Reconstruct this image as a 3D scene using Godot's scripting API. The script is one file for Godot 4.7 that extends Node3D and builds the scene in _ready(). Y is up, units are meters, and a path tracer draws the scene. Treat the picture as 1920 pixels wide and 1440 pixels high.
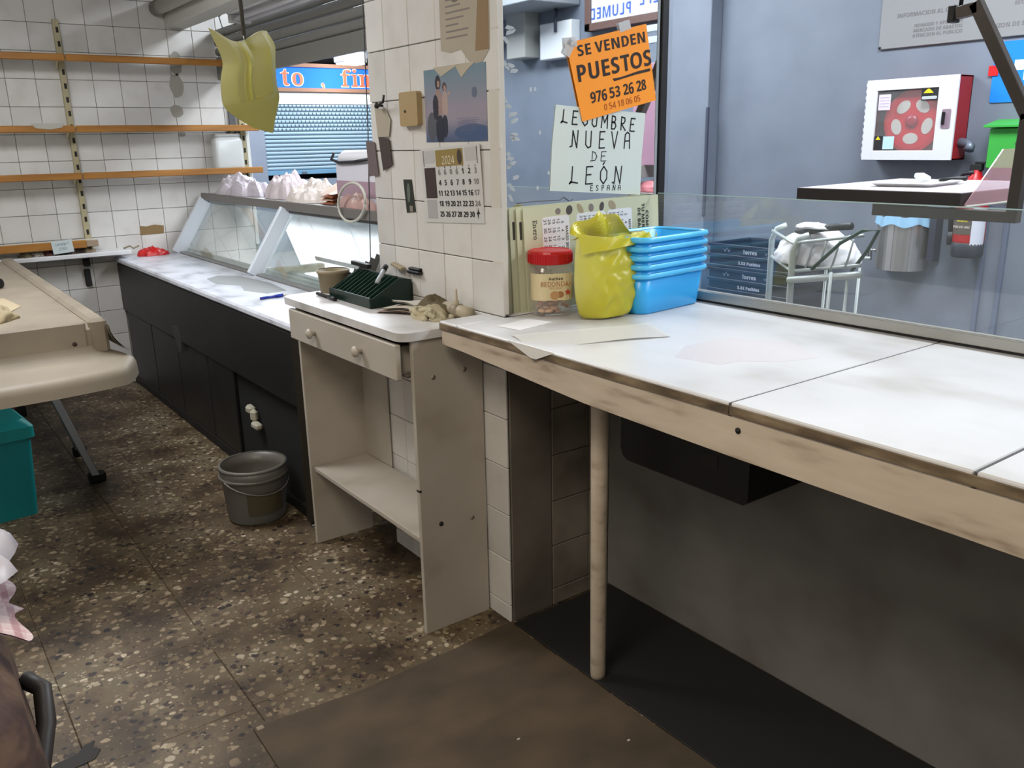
extends Node3D
# A closed market stall: tiled back wall and pillar, marble counter, display case, and the customers' hall beyond.
const EYE := Vector3(-1.373, 1.4254, 1.902)
var rng := RandomNumberGenerator.new()
var taken := {}
var inworld := {}
var mats := {}
var fonts := {}

func _ready():
	rng.seed = 7
	lights_and_camera()
	make_materials()
	build_shell()
	build_hall()
	build_case()
	build_table()
	build_counter()
	build_wall_things()
	build_left_things()

# ------------------------------------------------------------------ camera, light, exposure
func lights_and_camera():
	var cam := Camera3D.new(); cam.name = "camera"; add_child(cam)
	cam.transform = Transform3D(Basis(Vector3(0.80269, -0.01991, 0.59606), Vector3(0.17704, 0.96235, -0.20626), Vector3(-0.56951, 0.2711, 0.77599)).orthonormalized(), EYE)
	cam.fov = 48.2138; cam.near = 0.05; cam.far = 60.0; cam.current = true
	var we := WorldEnvironment.new(); we.name = "environment"; add_child(we)
	var e := Environment.new(); we.environment = e
	e.background_mode = Environment.BG_COLOR; e.background_color = Color(0.05, 0.05, 0.06)
	e.tonemap_mode = Environment.TONE_MAPPER_LINEAR; e.tonemap_exposure = 1.4
	e.sdfgi_enabled = true; e.ssao_enabled = true; e.ssil_enabled = true
	for z in [-8.2, -5.4, -2.6, 0.2, 3.0, 5.8]:      # the hall's ceiling lamps: a glowing diffuser and an area light just below it
		var t = thing("ceiling_lamp", "long white ceiling lamp over the customers' aisle, out of view above the counter", "lamp", Vector3(2.1, 3.12, z), 0.0, "aisle ceiling lamps")
		put("housing", bx(S(), Vector3(-0.5, 0.0, -0.75), Vector3(0.5, 0.08, 0.75), 0.01), M(Color(0.85, 0.85, 0.85), 0.5), t)
		var d := StandardMaterial3D.new(); d.albedo_color = Color(0.9, 0.9, 0.9); d.emission_enabled = true; d.emission = Color(0.93, 0.97, 1.0); d.emission_energy_multiplier = 1.2
		put("diffuser", bx(S(), Vector3(-0.46, -0.02, -0.72), Vector3(0.46, 0.0, 0.72), 0.004), d, t)
		var a := AreaLight3D.new(); a.name = "lamp_light"; t.add_child(a)
		a.position = Vector3(0, -0.03, 0); a.rotation.x = -PI / 2; a.area_size = Vector2(0.9, 1.44); a.area_normalize_energy = true
		a.light_color = Color(0.94, 0.97, 1.0); a.light_energy = 7.4; a.area_range = 14.0; a.shadow_enabled = true

	# the stall's own two ceiling lamps, above and behind the camera's view
	for q in [[Vector3(-1.7, 2.56, 1.15), Color(1.0, 0.955, 0.89), 3.0, "square white ceiling lamp of the stall, out of view right behind the camera"], [Vector3(-1.15, 2.56, -1.75), Color(0.97, 0.98, 1.0), 3.6, "square white ceiling lamp of the stall, out of view above the beige trestle table"]]:
		var p := thing("ceiling_panel", q[3], "lamp", q[0])
		put("housing", bx(S(), Vector3(-0.5, 0.0, -0.5), Vector3(0.5, 0.035, 0.5), 0.006), M(Color(0.85, 0.85, 0.85), 0.5), p)
		var pd := StandardMaterial3D.new(); pd.albedo_color = Color(0.9, 0.9, 0.9); pd.emission_enabled = true; pd.emission = q[1]; pd.emission_energy_multiplier = 0.6
		put("diffuser", bx(S(), Vector3(-0.47, -0.012, -0.47), Vector3(0.47, 0.0, 0.47), 0.004), pd, p)
		var pa := AreaLight3D.new(); pa.name = "lamp_light"; p.add_child(pa)
		pa.position = Vector3(0, -0.02, 0); pa.rotation.x = -PI / 2; pa.area_size = Vector2(0.94, 0.94); pa.area_normalize_energy = true
		pa.light_color = q[1]; pa.light_energy = q[2]; pa.area_range = 10.0; pa.shadow_enabled = true

# ------------------------------------------------------------------ nodes
func numbered(c: String) -> String:
	var n: int = taken.get(c, 0); taken[c] = n + 1
	return c if n == 0 else "%s_%03d" % [c, n]
func meta(o, label := "", category := "", group := "", kind := ""):
	if label: o.set_meta("label", label)
	if category: o.set_meta("category", category)
	if group: o.set_meta("group", group)
	if kind: o.set_meta("kind", kind)
	return o
func thing(called: String, label: String, category: String, at := Vector3.ZERO, yaw := 0.0, group := "", worldly := false) -> Node3D:
	var o := Node3D.new(); o.name = numbered(called); add_child(o); o.position = at; o.rotation.y = yaw
	if worldly: inworld[o] = true            # parts are given in world coordinates
	return meta(o, label, category, group)
func put(called: String, st, m: Material, parent: Node3D, label := "") -> MeshInstance3D:
	var o := MeshInstance3D.new(); o.name = called; o.mesh = st if st is Mesh else fin(st); o.material_override = m
	if inworld.has(parent): o.position = -parent.position
	parent.add_child(o, true)
	if label: o.set_meta("label", label)
	return o
func solo(called: String, st, m: Material, label: String, category: String, group := "") -> MeshInstance3D:
	var o := MeshInstance3D.new(); o.name = numbered(called); o.mesh = st if st is Mesh else fin(st); o.material_override = m; add_child(o)
	return meta(o, label, category, group)
func struct(called: String, st, m: Material) -> MeshInstance3D:
	var o := MeshInstance3D.new(); o.name = numbered(called); o.mesh = fin(st); o.material_override = m; add_child(o)
	return meta(o, "", "", "", "structure")
func dup(src: Node3D, at: Vector3, yaw: float, label := "") -> Node3D:
	var o: Node3D = src.duplicate(); o.name = numbered(String(src.name).get_slice("_0", 0)); add_child(o); o.position = at; o.rotation.y = yaw
	if label: o.set_meta("label", label)
	return o

# ------------------------------------------------------------------ shapes
func S(smooth := false) -> SurfaceTool:
	var st := SurfaceTool.new(); st.begin(Mesh.PRIMITIVE_TRIANGLES); st.set_smooth_group(0 if smooth else 0xFFFFFFFF)
	return st
func fin(st: SurfaceTool) -> ArrayMesh:
	st.index(); st.generate_normals(); return st.commit()
func tri(st, a, b, c):                       # counterclockwise seen from outside
	st.add_vertex(a); st.add_vertex(c); st.add_vertex(b)
func quad(st, a, b, c, d):
	tri(st, a, b, c); tri(st, a, c, d)
func face(st, p: Array, mid: Vector3):       # convex polygon, turned to look away from mid
	var n = (p[1] - p[0]).cross(p[2] - p[0]); var g := Vector3.ZERO
	for q in p: g += q / p.size()
	for i in range(1, p.size() - 1):
		if n.dot(g - mid) >= 0: tri(st, p[0], p[i], p[i + 1])
		else: tri(st, p[0], p[i + 1], p[i])
func bx(st, lo: Vector3, hi: Vector3, b := 0.002, xf := Transform3D()):     # box with chamfered edges
	var c := (lo + hi) / 2; var h := (hi - lo).abs() / 2
	b = minf(b, minf(h.x, minf(h.y, h.z)) * 0.8)
	var v := {}
	for i in 8:
		var s := Vector3(1 if i & 1 else -1, 1 if i & 2 else -1, 1 if i & 4 else -1)
		for k in 3:
			var e := h - Vector3(b, b, b); e[k] = h[k]
			v[i * 3 + k] = xf * (c + s * e)
	var mid := xf * c
	for k in 3:
		var u: int = 1 << ((k + 1) % 3); var w: int = 1 << ((k + 2) % 3)
		for s in [0, 1 << k]:
			face(st, [v[s * 3 + k], v[(s | u) * 3 + k], v[(s | u | w) * 3 + k], v[(s | w) * 3 + k]], mid)
		for s in [0, u, w, u | w]:           # the edges along axis k
			var k1: int = (k + 1) % 3; var k2: int = (k + 2) % 3; var t: int = s | (1 << k)
			face(st, [v[s * 3 + k1], v[t * 3 + k1], v[t * 3 + k2], v[s * 3 + k2]], mid)
	for i in 8: face(st, [v[i * 3], v[i * 3 + 1], v[i * 3 + 2]], mid)
	return st
func loft(st, rings: Array, cap0 := true, cap1 := true):      # rings counterclockwise seen from where the loft goes to
	var n: int = rings[0].size()
	for j in rings.size() - 1:
		for i in n:
			quad(st, rings[j][i], rings[j][(i + 1) % n], rings[j + 1][(i + 1) % n], rings[j + 1][i])
	for e in ([0] if cap0 else []) + ([rings.size() - 1] if cap1 else []):
		var g := Vector3.ZERO
		for p in rings[e]: g += p / n
		for i in n:
			if e == 0: tri(st, g, rings[e][(i + 1) % n], rings[e][i])
			else: tri(st, g, rings[e][i], rings[e][(i + 1) % n])
	return st
func circle(c: Vector3, r: float, n := 20, ax := Vector3.UP, ry := -1.0) -> Array:
	var x := ax.cross(Vector3(0.31, 0.2, 0.93) if absf(ax.z) < 0.9 else Vector3.RIGHT).normalized(); var y := ax.cross(x).normalized(); var o := []
	if ax == Vector3.UP: x = Vector3.RIGHT; y = Vector3.FORWARD
	for i in n:
		var a := TAU * i / n; o.append(c + x * cos(a) * r + y * sin(a) * (r if ry < 0 else ry))
	return o
func lathe(st, prof: Array, at := Vector3.ZERO, n := 28, caps := [true, true]):
	var rings := []
	for p in prof: rings.append(circle(at + Vector3(0, p.y, 0), p.x, n))
	return loft(st, rings, caps[0], caps[1])
func tube(st, pts: Array, r: float, n := 8, closed := false):
	var rings := []; var x := Vector3.ZERO
	for i in pts.size():
		var d: Vector3 = (pts[mini(i + 1, pts.size() - 1)] - pts[maxi(i - 1, 0)]).normalized()
		if i == 0: x = d.cross(Vector3(0.3, 0.9, 0.2) if absf(d.y) < 0.8 else Vector3.RIGHT).normalized()
		x = (x - d * d.dot(x)).normalized(); var y := d.cross(x); var ring := []
		for k in n: ring.append(pts[i] + (x * cos(TAU * k / n) + y * sin(TAU * k / n)) * r)
		rings.append(ring)
	return loft(st, rings, true, true)
func bar(st, a: Vector3, b: Vector3, w: float, t: float, side := Vector3.UP, bev := 0.002):  # flat bar from a to b
	var d := (b - a).normalized(); var u := (side - d * d.dot(side)).normalized(); var v := d.cross(u)
	return bx(st, Vector3(0, -w / 2, -t / 2), Vector3(a.distance_to(b), w / 2, t / 2), bev, Transform3D(Basis(d, u, v), a))
func prism(st, poly: PackedVector2Array, d: float, xf := Transform3D()):      # polygon in xy, thickness d towards +z
	var p := poly
	if Geometry2D.is_polygon_clockwise(p): p.reverse()
	var t := Geometry2D.triangulate_polygon(p)
	for i in range(0, t.size(), 3):
		var q := [p[t[i]], p[t[i + 1]], p[t[i + 2]]]
		if (q[1] - q[0]).cross(q[2] - q[0]) < 0: q = [q[0], q[2], q[1]]
		tri(st, xf * v3(q[0], d), xf * v3(q[1], d), xf * v3(q[2], d)); tri(st, xf * v3(q[0], 0), xf * v3(q[2], 0), xf * v3(q[1], 0))
	for i in p.size():
		var a := p[i]; var b := p[(i + 1) % p.size()]
		quad(st, xf * v3(a, 0), xf * v3(b, 0), xf * v3(b, d), xf * v3(a, d))
	return st
func v3(p: Vector2, z: float) -> Vector3: return Vector3(p.x, p.y, z)
func rrect(w: float, h: float, r: float, c := Vector2.ZERO, n := 5) -> PackedVector2Array:
	var o := PackedVector2Array()
	for k in 4:
		var m := Vector2(w / 2 - r, h / 2 - r) * Vector2([1, -1, -1, 1][k], [1, 1, -1, -1][k])
		for i in n + 1:
			var a := PI / 2 * (k + float(i) / n); o.append(c + m + Vector2(cos(a), sin(a)) * r)
	return o
func oval(rx: float, ry: float, c := Vector2.ZERO, n := 24, turn := 0.0) -> PackedVector2Array:
	var o := PackedVector2Array()
	for i in n: o.append(c + Vector2(cos(TAU * i / n) * rx, sin(TAU * i / n) * ry).rotated(turn))
	return o
func ring3(poly: PackedVector2Array, y: float) -> Array:      # a polygon laid level at height y
	var o := []
	for p in poly: o.append(Vector3(p.x, y, -p.y))
	return o
func sheet(st, f: Callable, nu: int, nv: int, thick := 0.0):   # f(u, v): a cloth or a leaf of plastic, with a back when thick
	var g := []; var nn := []
	for j in nv + 1:
		for i in nu + 1: g.append(f.call(float(i) / nu, float(j) / nv))
	var w := nu + 1
	for j in nv + 1:
		for i in w:
			var dx: Vector3 = g[j * w + mini(i + 1, nu)] - g[j * w + maxi(i - 1, 0)]; var dy: Vector3 = g[mini(j + 1, nv) * w + i] - g[maxi(j - 1, 0) * w + i]
			nn.append(dx.cross(dy).normalized())
	for j in nv:
		for i in nu:
			var k := [j * w + i, j * w + i + 1, (j + 1) * w + i + 1, (j + 1) * w + i]
			quad(st, g[k[0]], g[k[1]], g[k[2]], g[k[3]])
			if thick > 0:
				quad(st, g[k[3]] - nn[k[3]] * thick, g[k[2]] - nn[k[2]] * thick, g[k[1]] - nn[k[1]] * thick, g[k[0]] - nn[k[0]] * thick)
	return st
func heap(st, c: Vector3, r: Vector3, sd: int, amp := 0.35, freq := 2.2, nu := 56, nv := 22):     # a crumpled bag lying on something
	var n := FastNoiseLite.new(); n.seed = sd; n.noise_type = FastNoiseLite.TYPE_SIMPLEX; n.fractal_type = FastNoiseLite.FRACTAL_RIDGED; n.fractal_octaves = 3; n.frequency = freq
	var rings := []
	for j in nv + 1:
		var t := PI * 0.5 * float(j) / nv; var ring := []
		for i in nu:
			var a := TAU * i / nu; var d := Vector3(cos(a) * cos(t), sin(t), -sin(a) * cos(t))
			var k := 1.0 + amp * n.get_noise_3dv(d * 0.6 + Vector3(sd, 0, 0))
			var y := d.y * (1.0 if j == 0 else k)
			ring.append(c + Vector3(d.x * k, maxf(y, 0.0), d.z * k) * r)
		rings.append(ring)
	return loft(st, rings, true, true)
func crumple(st, c: Vector3, r: Vector3, sd: int, nu := 46, nv := 30):   # thin plastic or paper thrown down in a low creased pile
	var n := FastNoiseLite.new(); n.seed = sd; n.noise_type = FastNoiseLite.TYPE_SIMPLEX; n.fractal_type = FastNoiseLite.FRACTAL_RIDGED; n.fractal_octaves = 2; n.frequency = 1.0
	var m := FastNoiseLite.new(); m.seed = sd + 9; m.noise_type = FastNoiseLite.TYPE_SIMPLEX; m.frequency = 1.0
	return sheet(st, func(u: float, v: float):
		var a := TAU * u; var p := Vector2(cos(a), sin(a)); var edge := 1.0 + 0.22 * m.get_noise_2d(p.x * 1.6 + sd, p.y * 1.6); var q := p * (1.0 - v) * edge
		var s := Vector2(q.x * r.x, q.y * r.z) * 9.0; var tilt := Vector2(s.x * 0.5 + s.y, s.y * 0.35 - s.x * 0.8)
		var dome := pow(maxf(0.0, 1.0 - pow(1.0 - v, 3.0)), 0.6)
		var h := dome * (0.52 + 0.30 * m.get_noise_2dv(s * 0.45) + 0.17 * n.get_noise_2dv(tilt * 0.6)) + 0.035 * dome * n.get_noise_2dv(s * 1.7)
		return c + Vector3(q.x * r.x, maxf(0.002, h) * r.y * 1.5, -q.y * r.z), nu, nv, 0.0)
func pouch(st, left: Array, right: Array, bulge: float, z: float, sd: int, nu := 22, nv := 34, amp := 0.01, flat := 0.0):
	# a bag as a front and a back leaf between two outlines (x, y) running from its mouth down to its bottom
	var n := FastNoiseLite.new(); n.seed = sd; n.fractal_type = FastNoiseLite.FRACTAL_RIDGED; n.frequency = 5.0; n.fractal_octaves = 2
	for s in [1.0, -1.0]:
		var f := func(u: float, v: float) -> Vector3:
			var l := along(left, v); var r := along(right, v); var p := l.lerp(r, u)
			var w := sin(PI * u); var b := bulge * pow(w, 0.6) * (0.35 + 0.65 * minf(1.0, v * 2.5)) * (1.0 if v < 1.0 - flat else sqrt(maxf(0.0, 1.0 - pow((v - 1.0 + flat) / maxf(flat, 0.001), 2))))
			var q := n.get_noise_3d(p.x * 2.2, p.y * 2.0, s * 3.0) * amp * w
			return Vector3(p.x, p.y, z + s * b + q)
		if s > 0: sheet(st, func(u, v): return f.call(u, 1.0 - v), nu, nv)
		else: sheet(st, func(u, v): return f.call(1.0 - u, 1.0 - v), nu, nv)
	return st
func along(pts: Array, t: float) -> Vector2:
	var k := t * (pts.size() - 1); var i := mini(int(k), pts.size() - 2)
	var p0: Vector2 = pts[maxi(i - 1, 0)]; var p3: Vector2 = pts[mini(i + 2, pts.size() - 1)]
	return pts[i].cubic_interpolate(pts[i + 1], p0, p3, k - i)
func facing(at: Vector3, yaw: float, roll := 0.0) -> Transform3D:
	return Transform3D(Basis(Vector3.UP, yaw) * Basis(Vector3.BACK, roll), at)
func text(parent: Node3D, s: String, h: float, at: Vector3, m: Material, b := Basis(), bold := true, face_name := "Droid Sans", called := "lettering", wide := 1.0, depth := 0.0006, align := HORIZONTAL_ALIGNMENT_CENTER):
	var key := face_name + str(bold)
	if not fonts.has(key):
		var f := SystemFont.new(); f.font_names = PackedStringArray([face_name]); f.font_weight = 700 if bold else 400; fonts[key] = f
	var t := TextMesh.new(); t.text = s; t.font = fonts[key]; t.font_size = 20; t.pixel_size = h / 14.3; t.depth = depth; t.curve_step = 3.0
	t.horizontal_alignment = align; t.vertical_alignment = VERTICAL_ALIGNMENT_CENTER
	var o := MeshInstance3D.new(); o.name = called; o.mesh = t; o.material_override = m
	o.transform = Transform3D(b * Basis.from_scale(Vector3(wide, 1, 1)), at)
	parent.add_child(o, true)
	return o
const STROKES := {
	"L": [[0.3, 1, 0.22, 0.12, 0.0, 0.03, 0.12, 0.14, 0.85, 0.06]], "E": [[0.85, 1, 0.2, 0.98, 0.12, 0, 0.85, 0.02], [0.15, 0.52, 0.68, 0.54]],
	"G": [[0.8, 0.85, 0.5, 1, 0.15, 0.7, 0.15, 0.25, 0.5, 0, 0.85, 0.2, 0.85, 0.45, 0.55, 0.45]], "U": [[0.12, 1, 0.1, 0.2, 0.4, 0, 0.75, 0.1, 0.8, 1]],
	"M": [[0.05, 0, 0.1, 1, 0.5, 0.4, 0.9, 1, 0.95, 0]], "B": [[0.15, 0, 0.15, 1, 0.6, 0.95, 0.7, 0.75, 0.55, 0.55, 0.15, 0.52, 0.65, 0.48, 0.8, 0.25, 0.6, 0.02, 0.15, 0]],
	"R": [[0.15, 0, 0.15, 1, 0.65, 0.95, 0.7, 0.7, 0.5, 0.52, 0.15, 0.5, 0.85, 0]], "N": [[-0.15, 0.05, 0.1, 0.1, 0.2, 1, 0.7, 0, 0.85, 1.02]],
	"V": [[0, 1, 0.4, 0, 0.8, 1.02]], "A": [[0.02, 0, 0.12, 0.85, 0.4, 1, 0.7, 0.9, 0.76, 0], [0.1, 0.45, 0.72, 0.48]], "D": [[0.15, 0.03, 0.2, 1, 0.6, 0.85, 0.82, 0.45, 0.55, 0.08, -0.1, 0.0]],
	"O": [[0.45, 1, 0.12, 0.7, 0.12, 0.25, 0.45, 0, 0.8, 0.3, 0.8, 0.72, 0.45, 1]], "S": [[0.75, 0.92, 0.3, 1, 0.15, 0.72, 0.65, 0.42, 0.68, 0.12, 0.1, 0.05]], "P": [[0.2, 0, 0.15, 1, 0.7, 0.9, 0.68, 0.55, 0.15, 0.48]],
	"'": [[0.36, 1.10, 0.5, 1.24]], "~": [[0.1, 1.2, 0.3, 1.32, 0.5, 1.22, 0.7, 1.34]],
}
func marker(st, s: String, at: Vector2, h: float, w: float, gap: float, ink: float, tilt := 0.0):
	var x := 0.0
	for ch in s:
		if ch == "'" or ch == "~": x -= gap
		if STROKES.has(ch):
			for line in STROKES[ch]:
				for i in range(0, line.size() - 2, 2):
					var a := at + (Vector2(x, 0) + Vector2(line[i] * w, line[i + 1] * h)).rotated(tilt); var b := at + (Vector2(x, 0) + Vector2(line[i + 2] * w, line[i + 3] * h)).rotated(tilt)
					var d := (b - a).normalized(); a -= d * ink * 0.3; b += d * ink * 0.3; var nn := d.orthogonal() * ink / 2
					prism(st, PackedVector2Array([a + nn, b + nn, b - nn, a - nn]), 0.0006)
		x += gap
	return st

# ------------------------------------------------------------------ materials and textures
func M(c: Color, rough := 0.6, metal := 0.0, back := Color(0, 0, 0), alpha := 1.0) -> StandardMaterial3D:
	var key := [c, rough, metal, back, alpha]
	if mats.has(key): return mats[key]
	var m := StandardMaterial3D.new(); m.albedo_color = Color(c, alpha); m.roughness = rough; m.metallic = metal
	if back != Color(0, 0, 0): m.backlight_enabled = true; m.backlight = back
	if alpha < 1.0: m.transparency = BaseMaterial3D.TRANSPARENCY_ALPHA
	mats[key] = m
	return m
func noise_tex(stops: Array, freq: float, sd: int, oct := 4, size := 512, kind := FastNoiseLite.TYPE_SIMPLEX_SMOOTH) -> NoiseTexture2D:
	var n := FastNoiseLite.new(); n.seed = sd; n.frequency = freq; n.fractal_octaves = oct; n.noise_type = kind
	var g := Gradient.new(); g.offsets = PackedFloat32Array(); var cs := PackedColorArray(); var os := PackedFloat32Array()
	for s in stops: os.append(s[0]); cs.append(s[1])
	g.offsets = os; g.colors = cs
	var t := NoiseTexture2D.new(); t.width = size; t.height = size; t.seamless = true; t.noise = n; t.color_ramp = g
	return t
func grained(stops: Array, freq: float, sd: int, rough: float, scale := Vector3.ONE, metal := 0.0, oct := 4) -> StandardMaterial3D:
	var m := StandardMaterial3D.new(); m.albedo_texture = noise_tex(stops, freq, sd, oct); m.roughness = rough; m.metallic = metal
	m.uv1_triplanar = true; m.uv1_world_triplanar = true; m.uv1_scale = scale
	return m
func picture(img: Image, rough := 0.5) -> StandardMaterial3D:
	var m := StandardMaterial3D.new(); m.albedo_texture = ImageTexture.create_from_image(img); m.roughness = rough
	return m
func canvas(w: int, h: int, c: Color) -> Image:
	var i := Image.create_empty(w, h, false, Image.FORMAT_RGB8); i.fill(c); return i
func dab(i: Image, cx: float, cy: float, rx: float, ry: float, c: Color, a := 1.0):
	for y in range(maxi(0, int(cy - ry)), mini(i.get_height(), int(cy + ry) + 1)):
		for x in range(maxi(0, int(cx - rx)), mini(i.get_width(), int(cx + rx) + 1)):
			if pow((x - cx) / rx, 2) + pow((y - cy) / ry, 2) <= 1.0: i.set_pixel(x, y, i.get_pixel(x, y).lerp(c, a))
func card(w: float, h: float, d := 0.0006) -> ArrayMesh:       # a printed sheet in xy facing +z, centre at the origin; the print on its face
	var st := S(); var x := w / 2; var y := h / 2
	var p := [Vector3(-x, -y, d), Vector3(x, -y, d), Vector3(x, y, d), Vector3(-x, y, d)]; var uv := [Vector2(0, 1), Vector2(1, 1), Vector2(1, 0), Vector2(0, 0)]
	for k in [0, 2, 1, 0, 3, 2]: st.set_uv(uv[k]); st.add_vertex(p[k])
	for k in [0, 1, 2, 0, 2, 3]: st.set_uv(uv[k]); st.add_vertex(p[k] - Vector3(0, 0, d))
	for k in 4:
		var a: Vector3 = p[k]; var b: Vector3 = p[(k + 1) % 4]; var z := Vector3(0, 0, d)
		for q in [[a - z, uv[k]], [b, uv[(k + 1) % 4]], [b - z, uv[(k + 1) % 4]], [a - z, uv[k]], [a, uv[k]], [b, uv[(k + 1) % 4]]]: st.set_uv(q[1]); st.add_vertex(q[0])
	st.generate_normals(); return st.commit()
func terrazzo() -> StandardMaterial3D:
	var n := 1024; var b := PackedByteArray(); b.resize(n * n * 3)
	for i in n * n:
		var k := rng.randi_range(-9, 9); b[i * 3] = 100 + k; b[i * 3 + 1] = 90 + k; b[i * 3 + 2] = 72 + k
	var cols := [[150, 141, 122], [164, 156, 140], [132, 121, 100], [46, 38, 36], [64, 52, 44], [112, 98, 78], [176, 168, 152], [84, 66, 54], [140, 131, 112], [122, 110, 90]]
	for c in 9000:
		var cx := rng.randf() * n; var cy := rng.randf() * n; var r := 1.8 + 7.5 * pow(rng.randf(), 2.4); var col: Array = cols[rng.randi() % cols.size()]; var sh := rng.randi_range(-14, 14)
		var rad := []
		for k in 7: rad.append(r * rng.randf_range(0.55, 1.15))
		var sq := rng.randf_range(0.6, 1.0); var ro := rng.randf() * TAU; var R := int(r * 1.2) + 1
		for y in range(-R, R + 1):
			for x in range(-R, R + 1):
				var p := Vector2(x, y).rotated(ro); p.y /= sq; var a := fposmod(p.angle(), TAU) / TAU * 7.0; var i := int(a) % 7
				if p.length() < lerpf(rad[i], rad[(i + 1) % 7], a - floorf(a)):
					var o := (posmod(int(cy) + y, n) * n + posmod(int(cx) + x, n)) * 3
					for q in 3: b[o + q] = clampi(col[q] + sh, 0, 255)
	var m := StandardMaterial3D.new(); m.albedo_texture = ImageTexture.create_from_image(Image.create_from_data(n, n, false, Image.FORMAT_RGB8, b)); m.roughness = 0.55
	m.uv1_triplanar = true; m.uv1_world_triplanar = true; m.uv1_scale = Vector3(0.62, 0.62, 0.62)
	m.detail_enabled = true; m.detail_blend_mode = BaseMaterial3D.BLEND_MODE_MUL; m.detail_uv_layer = BaseMaterial3D.DETAIL_UV_2
	m.uv2_triplanar = true; m.uv2_world_triplanar = true; m.uv2_scale = Vector3(0.45, 0.45, 0.45)
	m.detail_albedo = noise_tex([[0.0, Color(0.45, 0.38, 0.31)], [0.42, Color(0.80, 0.74, 0.66)], [0.7, Color(1.0, 0.97, 0.92)], [1.0, Color(1, 1, 0.98)]], 0.012, 4)
	return m
var tile_m: Array; var grout_m; var floor_m; var marble_m; var fascia_m; var ply_m; var white_m; var hall_m; var steel_m; var dark_m; var ink_m; var ochre_m; var cream_m; var glass_m; var paper_m; var film_m; var yellow_m; var plaster_m; var beige_m
func make_materials():
	for k in 5:
		var w: float = [0.80, 0.785, 0.81, 0.77, 0.79][k]
		tile_m.append(grained([[0.0, Color(w * 0.955, w * 0.935, w * 0.905)], [0.35, Color(w, w * 0.985, w * 0.96)], [1.0, Color(w * 1.02, w * 1.01, w * 0.985)]], 0.010, 20 + k, 0.22, Vector3(0.9, 0.9, 0.9)))
	grout_m = M(Color(0.50, 0.48, 0.45), 0.9); floor_m = terrazzo()
	marble_m = grained([[0.0, Color(0.69, 0.68, 0.66)], [0.3, Color(0.755, 0.75, 0.745)], [0.5, Color(0.79, 0.79, 0.79)], [1.0, Color(0.82, 0.82, 0.825)]], 0.006, 5, 0.32, Vector3(1.1, 1.1, 0.7))
	fascia_m = grained([[0.0, Color(0.50, 0.44, 0.37)], [0.22, Color(0.64, 0.585, 0.515)], [0.4, Color(0.70, 0.645, 0.575)], [1.0, Color(0.745, 0.695, 0.625)]], 0.01, 9, 0.6, Vector3(3.5, 3.5, 0.7))
	ply_m = grained([[0.0, Color(0.24, 0.20, 0.145)], [0.5, Color(0.30, 0.25, 0.185)], [1.0, Color(0.35, 0.295, 0.225)]], 0.006, 11, 0.75, Vector3(1.0, 1.0, 1.6))
	white_m = grained([[0.0, Color(0.60, 0.565, 0.51)], [0.3, Color(0.66, 0.63, 0.58)], [1.0, Color(0.70, 0.67, 0.625)]], 0.006, 15, 0.42, Vector3(0.8, 0.8, 0.8))
	hall_m = grained([[0.0, Color(0.425, 0.455, 0.505)], [1.0, Color(0.465, 0.495, 0.545)]], 0.006, 17, 0.55, Vector3(0.7, 0.7, 0.7))
	plaster_m = grained([[0.0, Color(0.40, 0.38, 0.355)], [0.5, Color(0.45, 0.44, 0.425)], [1.0, Color(0.49, 0.48, 0.465)]], 0.006, 18, 0.8, Vector3(0.9, 0.9, 0.9))
	steel_m = M(Color(0.62, 0.62, 0.62), 0.35, 0.9); dark_m = grained([[0.0, Color(0.06, 0.058, 0.056)], [0.7, Color(0.09, 0.087, 0.083)], [1.0, Color(0.13, 0.125, 0.12)]], 0.008, 27, 0.45, Vector3(0.9, 0.9, 0.9))
	ink_m = M(Color(0.07, 0.06, 0.06), 0.7); ochre_m = grained([[0.0, Color(0.55, 0.36, 0.14)], [1.0, Color(0.68, 0.47, 0.20)]], 0.01, 31, 0.45, Vector3(0.5, 3, 3)); cream_m = M(Color(0.78, 0.73, 0.60), 0.5)
	glass_m = M(Color(0.85, 0.95, 0.92), 0.0, 0.0, Color(0, 0, 0), 0.10); paper_m = M(Color(0.86, 0.86, 0.84), 0.8, 0.0, Color(0.3, 0.3, 0.3))
	film_m = M(Color(0.82, 0.79, 0.80), 0.4, 0.0, Color(0.4, 0.4, 0.4)); yellow_m = M(Color(0.78, 0.745, 0.13), 0.33, 0.0, Color(0.7, 0.7, 0.7))
	beige_m = grained([[0.0, Color(0.50, 0.46, 0.395)], [0.5, Color(0.555, 0.515, 0.45)], [1.0, Color(0.60, 0.555, 0.485)]], 0.006, 33, 0.55, Vector3(0.9, 0.9, 0.9))

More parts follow.
